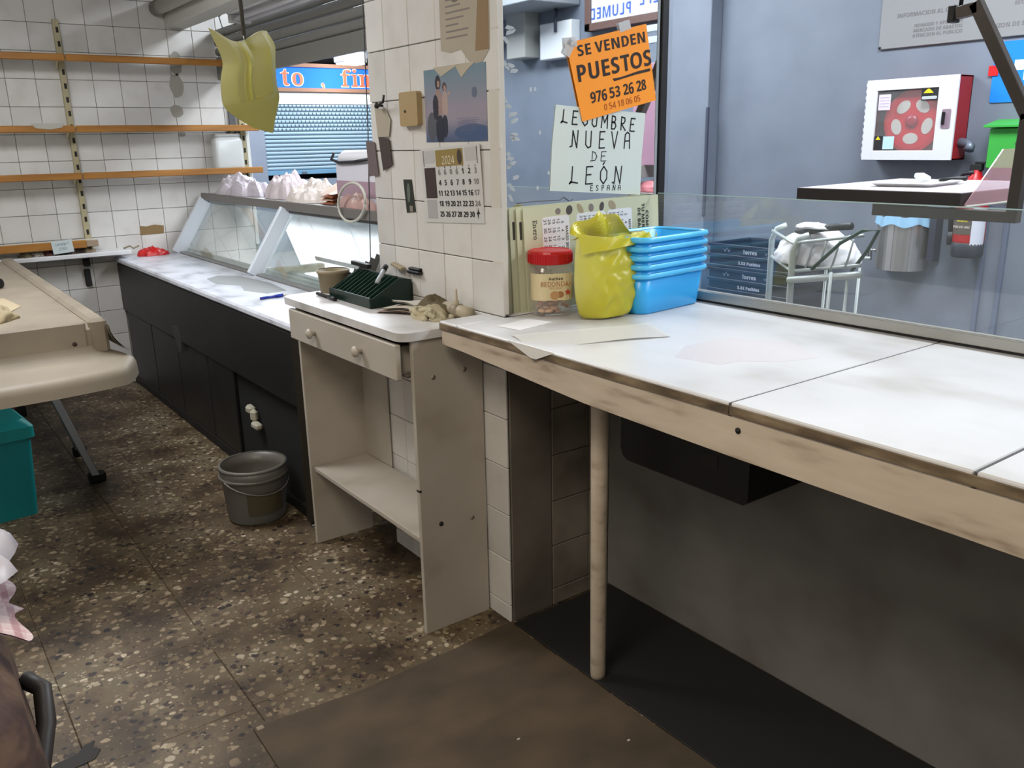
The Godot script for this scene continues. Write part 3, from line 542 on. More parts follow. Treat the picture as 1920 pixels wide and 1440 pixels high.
func build_trolley():
	var t := thing("wire_trolley", "pale grey wire shopping trolley frame in front of the dark crates", "trolley", Vector3(2.1, 0, -0.6), 0, "", true)
	var wm := M(Color(0.70, 0.73, 0.72), 0.4, 0.3); var gr := M(Color(0.16, 0.28, 0.22), 0.45)
	for q in [[2.24, -0.80], [1.94, -0.46]]:
		put("leg", tube(S(true), [Vector3(q[0], 0.02, q[1]), Vector3(q[0], 0.93, q[1]), Vector3(q[0] + 0.01, 0.985, q[1] + 0.02), Vector3(q[0] + 0.03, 1.005, q[1] + 0.06)], 0.015, 10), wm, t)
	for q in [[2.2, -0.47], [2.16, -0.42], [2.3, -0.36], [1.95, -0.20], [1.92, -0.26]]:
		put("leg", tube(S(true), [Vector3(q[0], 0.02, q[1]), Vector3(q[0], 0.86, q[1] + 0.015)], 0.007, 8), wm, t)
	for y in [0.975, 0.85]:
		put("rail", tube(S(true), [Vector3(2.24, y, -0.80), Vector3(1.94, y - 0.01, -0.46), Vector3(1.97, y + 0.045, -0.14)], 0.008, 8), wm, t)
	put("rail", tube(S(true), [Vector3(2.24, 0.85, -0.80), Vector3(2.3, 0.88, -0.3)], 0.007, 8), wm, t)
	put("shelf_bar", tube(S(true), [Vector3(1.92, 0.80, -0.46), Vector3(1.95, 0.86, -0.12)], 0.016, 8), wm, t)
	for k in 5:
		var s := 0.1 + 0.2 * k
		put("basket_wire", tube(S(true), [Vector3(1.95, 0.965 + 0.04 * s, -0.46 + 0.32 * s), Vector3(1.97, 0.90 + 0.02 * s, -0.49 + 0.32 * s), Vector3(1.95, 0.83 + 0.05 * s, -0.50 + 0.33 * s)], 0.005, 6), wm, t)
	put("handle", tube(S(true), [Vector3(1.93, 0.86, -0.35), Vector3(1.93, 0.985, -0.22), Vector3(1.93, 1.045, -0.12), Vector3(1.93, 1.05, -0.05), Vector3(1.96, 0.96, -0.11), Vector3(2.0, 0.86, -0.2)], 0.008, 8), gr, t)
	put("top_bar", tube(S(true), [Vector3(2.05, 1.0, -0.52), Vector3(2.0, 1.035, -0.35), Vector3(1.97, 1.055, -0.20)], 0.017, 8), M(Color(0.08, 0.11, 0.12), 0.5), t)
	var b := solo("plastic_bag", heap(S(true), Vector3(2.08, 0.865, -0.43), Vector3(0.11, 0.155, 0.21), 5, 0.09, 1.4), M(Color(0.86, 0.86, 0.87), 0.35, 0.0, Color(0.3, 0.3, 0.3)), "stuffed white plastic bag lying in the wire trolley basket", "bag")
	var b2 := solo("plastic_bag", heap(S(true), Vector3(2.0, 1.03, -0.40), Vector3(0.035, 0.025, 0.09), 8, 0.2, 2.0, 30, 12), M(Color(0.86, 0.86, 0.87), 0.35, 0.0, Color(0.3, 0.3, 0.3)), "small crumple of white plastic lying over the trolley's dark top bar", "bag")
	var pg := solo("wall_hook", tube(S(true), [Vector3(3.50, 0.56, -1.98), Vector3(3.46, 0.56, -1.98), Vector3(3.46, 0.66, -1.98), Vector3(3.48, 0.68, -1.98)], 0.01, 8), M(Color(0.8, 0.8, 0.82), 0.4), "small white hook low on the hall wall just right of the blue tubs", "hook")
func build_shop():
	var z := -9.8
	struct("wall_shop", bx(bx(bx(S(), Vector3(2.6, 0, z - 0.4), Vector3(3.15, 3.25, z)), Vector3(3.15, 0, z - 0.4), Vector3(7.0, 0.98, z - 0.05)), Vector3(3.15, 2.62, z - 0.4), Vector3(7.0, 3.25, z)), hall_m)
	struct("wall_shop", blk(Vector3(3.15, 0.98, z - 0.45), Vector3(7.0, 2.62, z - 0.3)), M(Color(0.03, 0.03, 0.06), 0.6))
	struct("trim_3", blk(Vector3(3.15, 1.99, z - 0.3), Vector3(6.6, 2.19, z - 0.02)), M(Color(0.86, 0.87, 0.86), 0.6))
	var s := thing("shop_shutter", "closed pale blue roller shutter of the shop across the hall, its upper slats perforated", "shutter", Vector3(3.15, 1.05, z), 0)
	var m := M(Color(0.49, 0.575, 0.63), 0.4, 0.1); var hole := S()
	for k in 17:
		var y := 0.06 + k * 0.052; var p := PackedVector2Array()
		for i in 7:
			var a := PI * i / 6; p.append(Vector2(sin(a) * 0.022, y + 0.025 - cos(a) * 0.025))
		p.append(Vector2(-0.01, y + 0.05)); p.append(Vector2(-0.01, y))
		put("slat", prism(S(), p, 2.6, Transform3D(Basis(Vector3(0, 0, 1), Vector3(0, 1, 0), Vector3(-1, 0, 0)), Vector3(2.6, 0, -0.05))), m, s)
		if k > 9:
			for i in 44: bx(hole, Vector3(0.03 + i * 0.058 + 0.02 * (k % 2), y + 0.012, -0.03), Vector3(0.042 + i * 0.058 + 0.02 * (k % 2), y + 0.040, -0.0265), 0.001)
	put("slot_row", hole, M(Color(0.10, 0.17, 0.25), 0.7), s).set_meta("kind", "stuff")
	put("bottom_rail", blk(Vector3(0, 0.0, -0.06), Vector3(2.6, 0.06, -0.02), 0.004), M(Color(0.36, 0.50, 0.60), 0.4), s)
	for x in [0.5, 1.4]: put("lock", blk(Vector3(x, 0.005, -0.02), Vector3(x + 0.07, 0.04, 0.0), 0.004), M(Color(0.3, 0.35, 0.4), 0.4), s)
	var g := thing("shop_sign", "long blue shop sign with orange gothic letters above the shutter across the hall", "sign", Vector3(3.2, 2.2, z), 0)
	put("board", blk(Vector3(0, 0, -0.06), Vector3(3.2, 0.27, -0.01)), M(Color(0.10, 0.40, 0.86), 0.9), g)
	put("frame", bx(bx(S(), Vector3(-0.02, -0.05, -0.06), Vector3(3.2, 0.0, 0.02)), Vector3(-0.02, 0.27, -0.06), Vector3(3.2, 0.32, 0.02)), M(Color(0.50, 0.36, 0.28), 0.6), g)
	var om := M(Color(0.92, 0.36, 0.22), 0.5); var lm := M(Color(0.93, 0.85, 0.82), 0.5)
	for q in [["t", 0.31], ["o", 0.50], [",", 0.86], ["f", 1.20], ["i", 1.35], ["n", 1.51], ["o", 1.75], ["s", 1.95]]:
		text(g, q[0], 0.235, Vector3(q[1], 0.135, -0.008), lm, Basis(), true, "Droid Serif", "lettering", 1.08, 0.003)
		text(g, q[0], 0.215, Vector3(q[1], 0.135, -0.004), om, Basis(), true, "Droid Serif", "lettering", 1.0, 0.003)
	var sl := thing("bulkhead_lamp", "white box lamp hanging over the blue shop sign at the top of the opening", "lamp", Vector3(4.25, 2.5, z + 0.5), 0.2)
	put("box", blk(Vector3(-0.19, 0, -0.12), Vector3(0.19, 0.14, 0.12), 0.01), M(Color(0.85, 0.85, 0.85), 0.4), sl)
	var em := StandardMaterial3D.new(); em.albedo_color = Color(0.95, 0.95, 0.95); em.emission_enabled = true; em.emission = Color(0.95, 0.97, 1.0); em.emission_energy_multiplier = 1.2
	put("diffuser", blk(Vector3(-0.17, -0.02, -0.1), Vector3(0.17, 0.0, 0.1), 0.004), em, sl)
	var o := OmniLight3D.new(); o.name = "lamp_light"; sl.add_child(o); o.position = Vector3(0, -0.1, 0); o.light_energy = 0.5; o.light_size = 0.1; o.omni_range = 8.0; o.omni_attenuation = 2.0; o.shadow_enabled = true
	put("bracket", blk(Vector3(-0.015, 0.14, -0.015), Vector3(0.015, 0.8, 0.015)), M(Color(0.3, 0.3, 0.3), 0.5), sl)
	# a dedicated lamp row over the far cross aisle
	for x in [3.6, 6.0]:
		var t := thing("ceiling_lamp", "long white ceiling lamp over the far cross aisle, out of view above the shop front", "lamp", Vector3(x, 3.12, -8.2), PI / 2, "aisle ceiling lamps at the far end")
		put("housing", blk(Vector3(-0.5, 0.0, -0.75), Vector3(0.5, 0.08, 0.75), 0.01), M(Color(0.85, 0.85, 0.85), 0.5), t)
		put("diffuser", blk(Vector3(-0.46, -0.02, -0.72), Vector3(0.46, 0.0, 0.72), 0.004), em, t)
		var a := AreaLight3D.new(); a.name = "lamp_light"; t.add_child(a); a.position = Vector3(0, -0.03, 0); a.rotation.x = -PI / 2; a.area_size = Vector2(0.9, 1.44); a.area_normalize_energy = true
		a.light_color = Color(0.94, 0.97, 1.0); a.light_energy = 7.4; a.area_range = 14.0; a.shadow_enabled = true
# what stands further along the hall, seen in the mirror on the pillar
func build_mirror_side():
	var e := thing("meter_box", "pale grey electric meter box with a small lock, reflected at the mirror's upper left", "box", Vector3(3.5, 2.115, 4.28), -PI / 2)
	put("housing", blk(Vector3(-0.13, 0, 0), Vector3(0.13, 0.36, 0.16), 0.006), M(Color(0.66, 0.66, 0.64), 0.5), e)
	put("lock", blk(Vector3(0.09, 0.20, 0.16), Vector3(0.105, 0.24, 0.165)), M(Color(0.35, 0.34, 0.34), 0.4), e)
	var e2 := thing("switch_box", "flat white electric switch box next to the meter box, reflected in the mirror", "box", Vector3(3.5, 2.08, 3.82), -PI / 2)
	put("housing", blk(Vector3(-0.20, 0, 0), Vector3(0.20, 0.28, 0.10), 0.006), M(Color(0.86, 0.87, 0.88), 0.4), e2)
	put("cable", tube(S(true), [Vector3(-0.02, 0.20, 0.11), Vector3(-0.02, 0.30, 0.11), Vector3(0.0, 0.36, 0.08), Vector3(0.1, 0.40, 0.02)], 0.014, 8), M(Color(0.2, 0.22, 0.27), 0.5), e2)
	solo("ceiling_duct", blk(Vector3(3.0, 2.47, 3.62), Vector3(3.495, 2.95, 7.5), 0.005), M(Color(0.60, 0.62, 0.64), 0.5), "grey boxed duct under the hall ceiling, reflected at the top of the mirror", "duct")
	var g := thing("painted_sign", "white painted stall sign in a brown frame, reflected back to front at the mirror's top", "sign", Vector3(3.5, 2.25, 3.02), -PI / 2)
	put("board", blk(Vector3(-0.42, 0.05, 0), Vector3(0.40, 0.62, 0.06)), M(Color(0.86, 0.89, 0.89), 0.5), g)
	put("frame", bx(bx(bx(bx(S(), Vector3(-0.47, 0, 0), Vector3(0.46, 0.055, 0.08)), Vector3(-0.47, 0.60, 0), Vector3(0.46, 0.655, 0.08)), Vector3(-0.47, 0, 0), Vector3(-0.42, 0.655, 0.08)), Vector3(0.40, 0, 0), Vector3(0.46, 0.655, 0.08)), M(Color(0.40, 0.30, 0.27), 0.5), g)
	var bm := M(Color(0.20, 0.33, 0.66), 0.5); var rm := M(Color(0.50, 0.14, 0.22), 0.5)
	text(g, "PLUMED", 0.085, Vector3(0.19, 0.12, 0.0606), bm)
	text(g, "CEPE", 0.085, Vector3(-0.26, 0.16, 0.0606), bm)
	text(g, "PEDRO LOZ", 0.085, Vector3(0.0, 0.29, 0.0606), rm)
	var k := thing("stall_kiosk", "produce stand with pink panel and green bottles, reflected at the mirror's right edge", "stand", Vector3(2.9, 0, 2.24), -PI / 2)
	put("panel", blk(Vector3(-0.30, 1.26, 0.0), Vector3(0.12, 1.90, 0.03)), M(Color(0.68, 0.52, 0.60), 0.6), k)
	put("counter", blk(Vector3(-0.30, 0, -0.3), Vector3(0.14, 0.86, 0.2)), M(Color(0.5, 0.53, 0.55), 0.5), k)
	put("shelf", bx(bx(S(), Vector3(-0.30, 1.07, -0.2), Vector3(0.14, 1.085, 0.12)), Vector3(0.0, 1.18, -0.1), Vector3(0.14, 1.26, 0.10)), M(Color(0.55, 0.54, 0.52), 0.5), k)
	put("back_board", blk(Vector3(-0.30, 0.86, -0.22), Vector3(0.14, 1.26, -0.2)), M(Color(0.44, 0.38, 0.40), 0.6), k)
	put("post", bx(bx(S(), Vector3(-0.30, 0.86, -0.2), Vector3(-0.27, 2.15, -0.17)), Vector3(0.11, 0.86, -0.02), Vector3(0.14, 1.9, 0.0)), steel_m, k)
	put("slats", bx(bx(S(), Vector3(-0.30, 2.02, 0.0), Vector3(0.14, 2.06, 0.03)), Vector3(-0.30, 2.09, 0.0), Vector3(0.14, 2.13, 0.03)), M(Color(0.72, 0.75, 0.78), 0.5), k)
	put("price_card", blk(Vector3(0.0, 1.19, 0.10), Vector3(0.09, 1.27, 0.103), 0.0005), M(Color(0.92, 0.90, 0.10), 0.6), k)
	for i in 3:
		var bt := put("bottle", lathe(S(true), [Vector2(0.036, 0.86), Vector2(0.038, 0.88), Vector2(0.038, 1.0), Vector2(0.014, 1.04), Vector2(0.014, 1.065)], Vector3(-0.16 + i * 0.095, 0, 0.06), 16), M(Color(0.12, 0.30, 0.20), 0.2), k)
		put("bottle_label", lathe(S(true), [Vector2(0.0386, 0.90), Vector2(0.0386, 0.97)], Vector3(-0.16 + i * 0.095, 0, 0.06), 16, [false, false]), M(Color(0.62, 0.60, 0.22), 0.5), bt)
	put("fruit", heap(S(true), Vector3(-0.05, 1.085, 0.0), Vector3(0.14, 0.07, 0.08), 3, 0.2, 2.0, 24, 8), M(Color(0.72, 0.42, 0.44), 0.5), k)

# ------------------------------------------------------------------ the display case along the customers' opening
func build_case():
	var t := thing("display_case", "long black-fronted refrigerated display case with a white work ledge and slanted glass, under the shutter", "display case", Vector3(0.2, 0, -2.4), 0, "", true)
	var rail := M(Color(0.58, 0.58, 0.57), 0.4, 0.5); var lw := grained([[0.0, Color(0.62, 0.63, 0.66)], [0.35, Color(0.78, 0.79, 0.82)], [1.0, Color(0.86, 0.87, 0.90)]], 0.008, 44, 0.3, Vector3(1.5, 1.5, 1.0))
	put("body", bx(bx(S(), Vector3(-0.155, 0.03, -3.79), Vector3(0.72, 0.60, -1.06)), Vector3(-0.155, 0.60, -3.79), Vector3(0.25, 0.765, -1.06)), dark_m, t)
	var up := put("front_panel", blk(Vector3(-0.19, 0.465, -3.79), Vector3(-0.155, 0.768, -1.075), 0.012), dark_m, t)
	var sc := PackedVector2Array([Vector2(-2.72, 0.54), Vector2(-2.62, 0.55), Vector2(-2.56, 0.50), Vector2(-2.58, 0.43), Vector2(-2.64, 0.40), Vector2(-2.66, 0.46)])
	put("worn_patch", prism(S(), sc, 0.0012, Transform3D(Basis(Vector3(0, 0, 1), Vector3(0, 1, 0), Vector3(-1, 0, 0)), Vector3(-0.1895, 0, 0))), M(Color(0.22, 0.215, 0.20), 0.6), up)
	var zs := [-3.78, -3.22, -2.72, -2.22, -1.86]
	for k in 4: put("door", blk(Vector3(-0.172, 0.05, zs[k] + 0.004), Vector3(-0.154, 0.46, zs[k + 1] - 0.004), 0.004), dark_m, t)
	put("plinth", blk(Vector3(-0.175, 0.0, -3.79), Vector3(0.70, 0.05, -1.07), 0.004), M(Color(0.05, 0.05, 0.05), 0.6), t)
	put("corner_post", blk(Vector3(-0.20, 0.0, -1.085), Vector3(-0.14, 0.775, -1.03), 0.02), M(Color(0.17, 0.15, 0.12), 0.4, 0.3), t)
	put("end_panel", blk(Vector3(-0.15, 0.0, -1.06), Vector3(0.72, 0.768, -1.035), 0.004), M(Color(0.11, 0.09, 0.08), 0.5), t)
	put("end_trim", blk(Vector3(-0.17, 0.768, -1.065), Vector3(0.26, 0.778, -1.03), 0.003), M(Color(0.55, 0.52, 0.5), 0.4), t)
	put("bolt", tube(S(true), [Vector3(-0.09, 0.70, -1.036), Vector3(-0.09, 0.70, -1.028)], 0.015, 12), M(Color(0.03, 0.03, 0.03), 0.4), t)
	put("foot_trim", tube(S(true), [Vector3(-0.20, 0.012, -1.02), Vector3(-0.10, 0.006, -1.015)], 0.006, 8), M(Color(0.35, 0.35, 0.33), 0.5), t)
	put("ledge", bx(S(), Vector3(-0.20, 0.768, -3.795), Vector3(0.17, 0.798, -1.04), 0.008), lw, t)
	put("worn_finish", prism(S(), PackedVector2Array([Vector2(-0.06, 2.45), Vector2(0.02, 2.52), Vector2(0.10, 2.42), Vector2(0.13, 2.1), Vector2(0.10, 1.82), Vector2(0.0, 1.80), Vector2(-0.05, 1.95), Vector2(-0.01, 2.1), Vector2(-0.08, 2.25)]), 0.0012, Transform3D(Basis(Vector3(1, 0, 0), Vector3(0, 0, -1), Vector3(0, 1, 0)), Vector3(0, 0.7975, 0))), M(Color(0.55, 0.56, 0.56), 0.5), t)
	put("ledge_rail", bx(bx(S(), Vector3(0.17, 0.77, -3.795), Vector3(0.25, 0.806, -1.04), 0.005), Vector3(0.235, 0.80, -3.795), Vector3(0.25, 0.82, -1.04), 0.003), rail, t)
	# well of the case: rails, white liner, slanted customer-side front
	put("liner", bx(bx(S(), Vector3(0.25, 0.60, -3.79), Vector3(0.72, 0.615, -1.06)), Vector3(0.25, 0.6, -3.79), Vector3(0.262, 0.80, -1.06)), M(Color(0.82, 0.83, 0.84), 0.3), t)
	put("slide_rail", bx(bx(S(), Vector3(0.30, 0.755, -2.55), Vector3(0.33, 0.79, -1.06)), Vector3(0.40, 0.745, -2.55), Vector3(0.44, 0.775, -1.06)), rail, t)
	put("cross_rail", blk(Vector3(0.25, 0.76, -2.60), Vector3(0.62, 0.80, -2.54), 0.004), M(Color(0.62, 0.58, 0.48), 0.5), t)
	var a := Vector3(0.60, 1.105, 0); var d := Vector3(0.17, -0.48, 0); var fn := d.cross(Vector3.BACK).normalized()
	var zz := [-3.15, -2.72, -2.22, -1.70, -1.07]; var milk := M(Color(0.93, 0.94, 0.95), 0.3, 0.0, Color(1.6, 1.6, 1.6))
	for k in 4:
		put("front_pane", bx(S(), Vector3(0, 0, -0.004), Vector3(d.length(), zz[k + 1] - zz[k] - 0.008, 0.004), 0.001, Transform3D(Basis(d.normalized(), Vector3.BACK, d.normalized().cross(Vector3.BACK)), a + Vector3(0, 0, zz[k] + 0.004))), milk, t)
	put("front_band", bx(S(), Vector3(d.length() * 0.62, 0, 0.004), Vector3(d.length() * 0.67, 1.75, 0.010), 0.001, Transform3D(Basis(d.normalized(), Vector3.BACK, d.normalized().cross(Vector3.BACK)), a + Vector3(0, 0, -2.85))), M(Color(0.52, 0.46, 0.46), 0.5), t, "brown band along the white front")
	put("outer_front", blk(Vector3(0.70, 0.05, -3.79), Vector3(0.78, 0.64, -1.06), 0.01), M(Color(0.7, 0.7, 0.7), 0.4), t)
	# staff side: posts leaning out to the glass shelf
	for z in [-3.72, -2.40, -1.12]:
		put("post", bar(S(), Vector3(0.165, 0.795, z), Vector3(0.37, 1.112, z), 0.075, 0.03, Vector3(1, -0.6, 0), 0.002), M(Color(0.86, 0.89, 0.92), 0.35), t)
		put("bracket", blk(Vector3(0.35, 1.085, z - 0.035), Vector3(0.40, 1.112, z - 0.015)), M(Color(0.3, 0.3, 0.3), 0.5), t)
	var pd := Vector3(0.195, 0.305, 0)
	for q in [[-3.68, -2.44], [-2.36, -1.16]]:
		put("sliding_pane", bx(S(), Vector3(0, q[0], -0.002), Vector3(pd.length(), q[1], 0.002), 0.0008, Transform3D(Basis(pd.normalized(), Vector3.BACK, pd.normalized().cross(Vector3.BACK)), Vector3(0.195, 0.81, 0))), M(Color(0.80, 0.93, 0.88), 0.0, 0.0, Color(0, 0, 0), 0.08), t)
	var sf := put("top_shelf", blk(Vector3(0.365, 1.128, -3.75), Vector3(0.74, 1.152, -0.74), 0.004), rail, t)
	put("shelf_edge", blk(Vector3(0.358, 1.112, -3.76), Vector3(0.372, 1.156, -0.74), 0.004), M(Color(0.47, 0.45, 0.43), 0.4, 0.4), sf)
	put("under_rail", blk(Vector3(0.375, 1.096, -2.42), Vector3(0.40, 1.128, -0.74), 0.003), M(Color(0.33, 0.31, 0.30), 0.4, 0.4), sf)
	put("drain_valve", bx(bx(bx(S(), Vector3(-0.20, 0.315, -1.665), Vector3(-0.165, 0.352, -1.615), 0.01), Vector3(-0.195, 0.285, -1.63), Vector3(-0.165, 0.34, -1.59), 0.012), Vector3(-0.20, 0.258, -1.615), Vector3(-0.165, 0.29, -1.55), 0.01), M(Color(0.66, 0.64, 0.57), 0.5), t, "white plastic drain fitting")
	put("open_bay", blk(Vector3(-0.158, 0.05, -1.85), Vector3(-0.1545, 0.455, -1.09), 0.001), M(Color(0.02, 0.02, 0.02), 0.8), t)
	# what lies on the glass shelf
	for q in [[Vector3(0.50, 1.153, -3.36), Vector3(0.12, 0.105, 0.36), 11, "lilac-white crumpled plastic bag at the far end of the shelf over the case", 0.5], [Vector3(0.54, 1.153, -2.76), Vector3(0.12, 0.125, 0.22), 17, "rounded crumpled white bag second from the far end of the shelf", 0.35],
			[Vector3(0.50, 1.153, -2.34), Vector3(0.12, 0.105, 0.20), 23, "folded white paper wrapping in the middle of the shelf over the case", 0.6], [Vector3(0.405, 1.153, -1.66), Vector3(0.035, 0.07, 0.20), 29, "rosy crumpled plastic wrapping at the near end of the shelf by the pillar", 0.4]]:
		solo("crumpled_bag", crumple(S(), q[0], q[1], q[2]), M({11: Color(0.82, 0.79, 0.82), 17: Color(0.84, 0.79, 0.80), 23: Color(0.86, 0.82, 0.79), 29: Color(0.68, 0.55, 0.52)}[q[2]], 0.36, 0.0, Color(0.3, 0.3, 0.3)), q[3], "bag", "crumpled bags on the shelf over the case")
	var br := thing("paper_bundle", "small bundle of brown and orange paper bags lying between the white wrappings on the shelf", "paper", Vector3(0.46, 1.153, -2.02), 0, "", true)
	for k in 4:
		put("paper", sheet(S(), func(u, v): return Vector3(0.42 + 0.09 * v + 0.01 * sin(u * 9.0 + k), 1.156 + 0.016 * k + 0.05 * absf(sin(u * 2.6 + k * 1.3)) * v, -2.12 + 0.16 * u + 0.008 * k), 10, 6, 0.001), M([Color(0.55, 0.33, 0.22), Color(0.80, 0.66, 0.55), Color(0.62, 0.36, 0.22), Color(0.86, 0.78, 0.72)][k], 0.7), br)
	var db := thing("paper_dispenser", "tall white plastic dispenser with rounded lid and dark strap, at the shelf's pillar end", "dispenser", Vector3(0.5, 1.153, -1.74), 0, "", true)
	put("box", blk(Vector3(0.43, 1.153, -1.92), Vector3(0.58, 1.355, -1.5), 0.012), M(Color(0.80, 0.79, 0.82), 0.4), db)
	put("lid", loft(S(true), [ring3(rrect(0.15, 0.40, 0.03, Vector2(0.505, 1.71)), 1.355), ring3(rrect(0.15, 0.40, 0.04, Vector2(0.505, 1.71)), 1.385), ring3(rrect(0.12, 0.34, 0.05, Vector2(0.505, 1.71)), 1.405)]), M(Color(0.90, 0.90, 0.92), 0.35), db)
	put("strap", tube(S(true), [Vector3(0.42, 1.395, -1.90), Vector3(0.415, 1.365, -1.92), Vector3(0.42, 1.35, -1.85), Vector3(0.42, 1.355, -1.70), Vector3(0.42, 1.37, -1.52)], 0.007, 8), M(Color(0.10, 0.10, 0.12), 0.5), db)
	put("label_band", blk(Vector3(0.428, 1.20, -1.91), Vector3(0.431, 1.27, -1.52), 0.0005), M(Color(0.62, 0.52, 0.56), 0.6), db)
	var lp := []
	for i in 25:
		var an := TAU * i / 24.0; lp.append(Vector3(0.345, 1.185 + sin(an) * 0.085, -1.60 + cos(an) * 0.13 + 0.03 * sin(an)))
	solo("cable_loop", tube(S(true), lp, 0.006, 8), M(Color(0.72, 0.71, 0.66), 0.5), "loop of pale cable hanging over the shelf edge beside the pillar", "cable")
	solo("pull_cord", tube(S(true), [Vector3(0.30, 2.1, -1.29), Vector3(0.30, 1.9, -1.295), Vector3(0.30, 1.49, -1.315), Vector3(0.30, 0.83, -1.38)], 0.0022, 6), M(Color(0.25, 0.25, 0.25), 0.6), "thin dark pull cord hanging straight down beside the pillar's far edge", "cord")
	# on the ledge
	var pen := thing("pen", "blue plastic pen lying on the white ledge of the display case", "pen", Vector3(-0.03, 0.798, -1.66), 0, "", true)
	put("barrel", tube(S(true), [Vector3(-0.085, 0.805, -1.655), Vector3(-0.005, 0.805, -1.665)], 0.006, 10), M(Color(0.05, 0.16, 0.55), 0.3), pen)
	put("cap", tube(S(true), [Vector3(-0.01, 0.805, -1.664), Vector3(0.02, 0.806, -1.668)], 0.0075, 10), M(Color(0.04, 0.18, 0.62), 0.3), pen)
	put("tip", tube(S(true), [Vector3(0.02, 0.805, -1.668), Vector3(0.05, 0.803, -1.66)], 0.003, 8), M(Color(0.75, 0.72, 0.6), 0.4), pen)
	var rd := thing("rod", "short dark metal rod on the case ledge, poking out beside the drawer table", "rod", Vector3(-0.03, 0.799, -1.18), 0, "", true)
	put("shaft", tube(S(true), [Vector3(-0.115, 0.809, -1.17), Vector3(0.02, 0.809, -1.28)], 0.009, 12), M(Color(0.10, 0.09, 0.09), 0.4), rd)
	put("collar", tube(S(true), [Vector3(-0.118, 0.809, -1.167), Vector3(-0.104, 0.809, -1.18)], 0.011, 12), M(Color(0.16, 0.14, 0.14), 0.4), rd)
	solo("red_bag", crumple(S(), Vector3(0.01, 0.799, -3.70), Vector3(0.09, 0.055, 0.06), 12, 30, 14), M(Color(0.70, 0.07, 0.08), 0.3, 0.0, Color(0.2, 0.2, 0.2)), "small knotted red plastic bag at the far end of the case ledge", "bag")
	solo("wire_scrap", tube(S(true), [Vector3(-0.15, 0.853, -3.72), Vector3(-0.11, 0.862, -3.74), Vector3(-0.10, 0.85, -3.70), Vector3(-0.06, 0.86, -3.73)], 0.005, 6), M(Color(0.52, 0.47, 0.38), 0.6), "scrap of tangled tan string left of the red bag on the ledge end", "string")
	# bucket in front of the case
	var bk := thing("bucket", "empty translucent grey plastic bucket on the floor in front of the black case", "bucket", Vector3(-0.318, 0, -1.285), 0.3)
	var bm := M(Color(0.40, 0.385, 0.35), 0.4, 0.0, Color(0.5, 0.5, 0.5))
	put("shell", lathe(S(true), [Vector2(0.0, 0.004), Vector2(0.104, 0.0), Vector2(0.112, 0.008), Vector2(0.124, 0.175), Vector2(0.127, 0.18), Vector2(0.129, 0.225), Vector2(0.122, 0.226), Vector2(0.120, 0.18), Vector2(0.108, 0.014), Vector2(0.0, 0.012)], Vector3.ZERO, 40, [false, false]), bm, bk)
	put("rim", lathe(S(true), [Vector2(0.127, 0.178), Vector2(0.134, 0.18), Vector2(0.134, 0.188), Vector2(0.128, 0.19)], Vector3.ZERO, 40, [false, false]), bm, bk)
	put("rim", lathe(S(true), [Vector2(0.127, 0.216), Vector2(0.133, 0.219), Vector2(0.132, 0.228), Vector2(0.122, 0.229)], Vector3.ZERO, 40, [false, false]), bm, bk)
	put("handle", tube(S(true), range(13).map(func(i): return Vector3(cos(PI * i / 12.0) * 0.138, 0.185 - sin(PI * i / 12.0) * 0.06, sin(PI * i / 12.0) * 0.125)), 0.003, 6), M(Color(0.45, 0.43, 0.42), 0.4), bk)
	put("label_patch", arc_band(0.1235, 0.05, 0.135, -0.9, 0.3), M(Color(0.27, 0.24, 0.17), 0.6), bk)

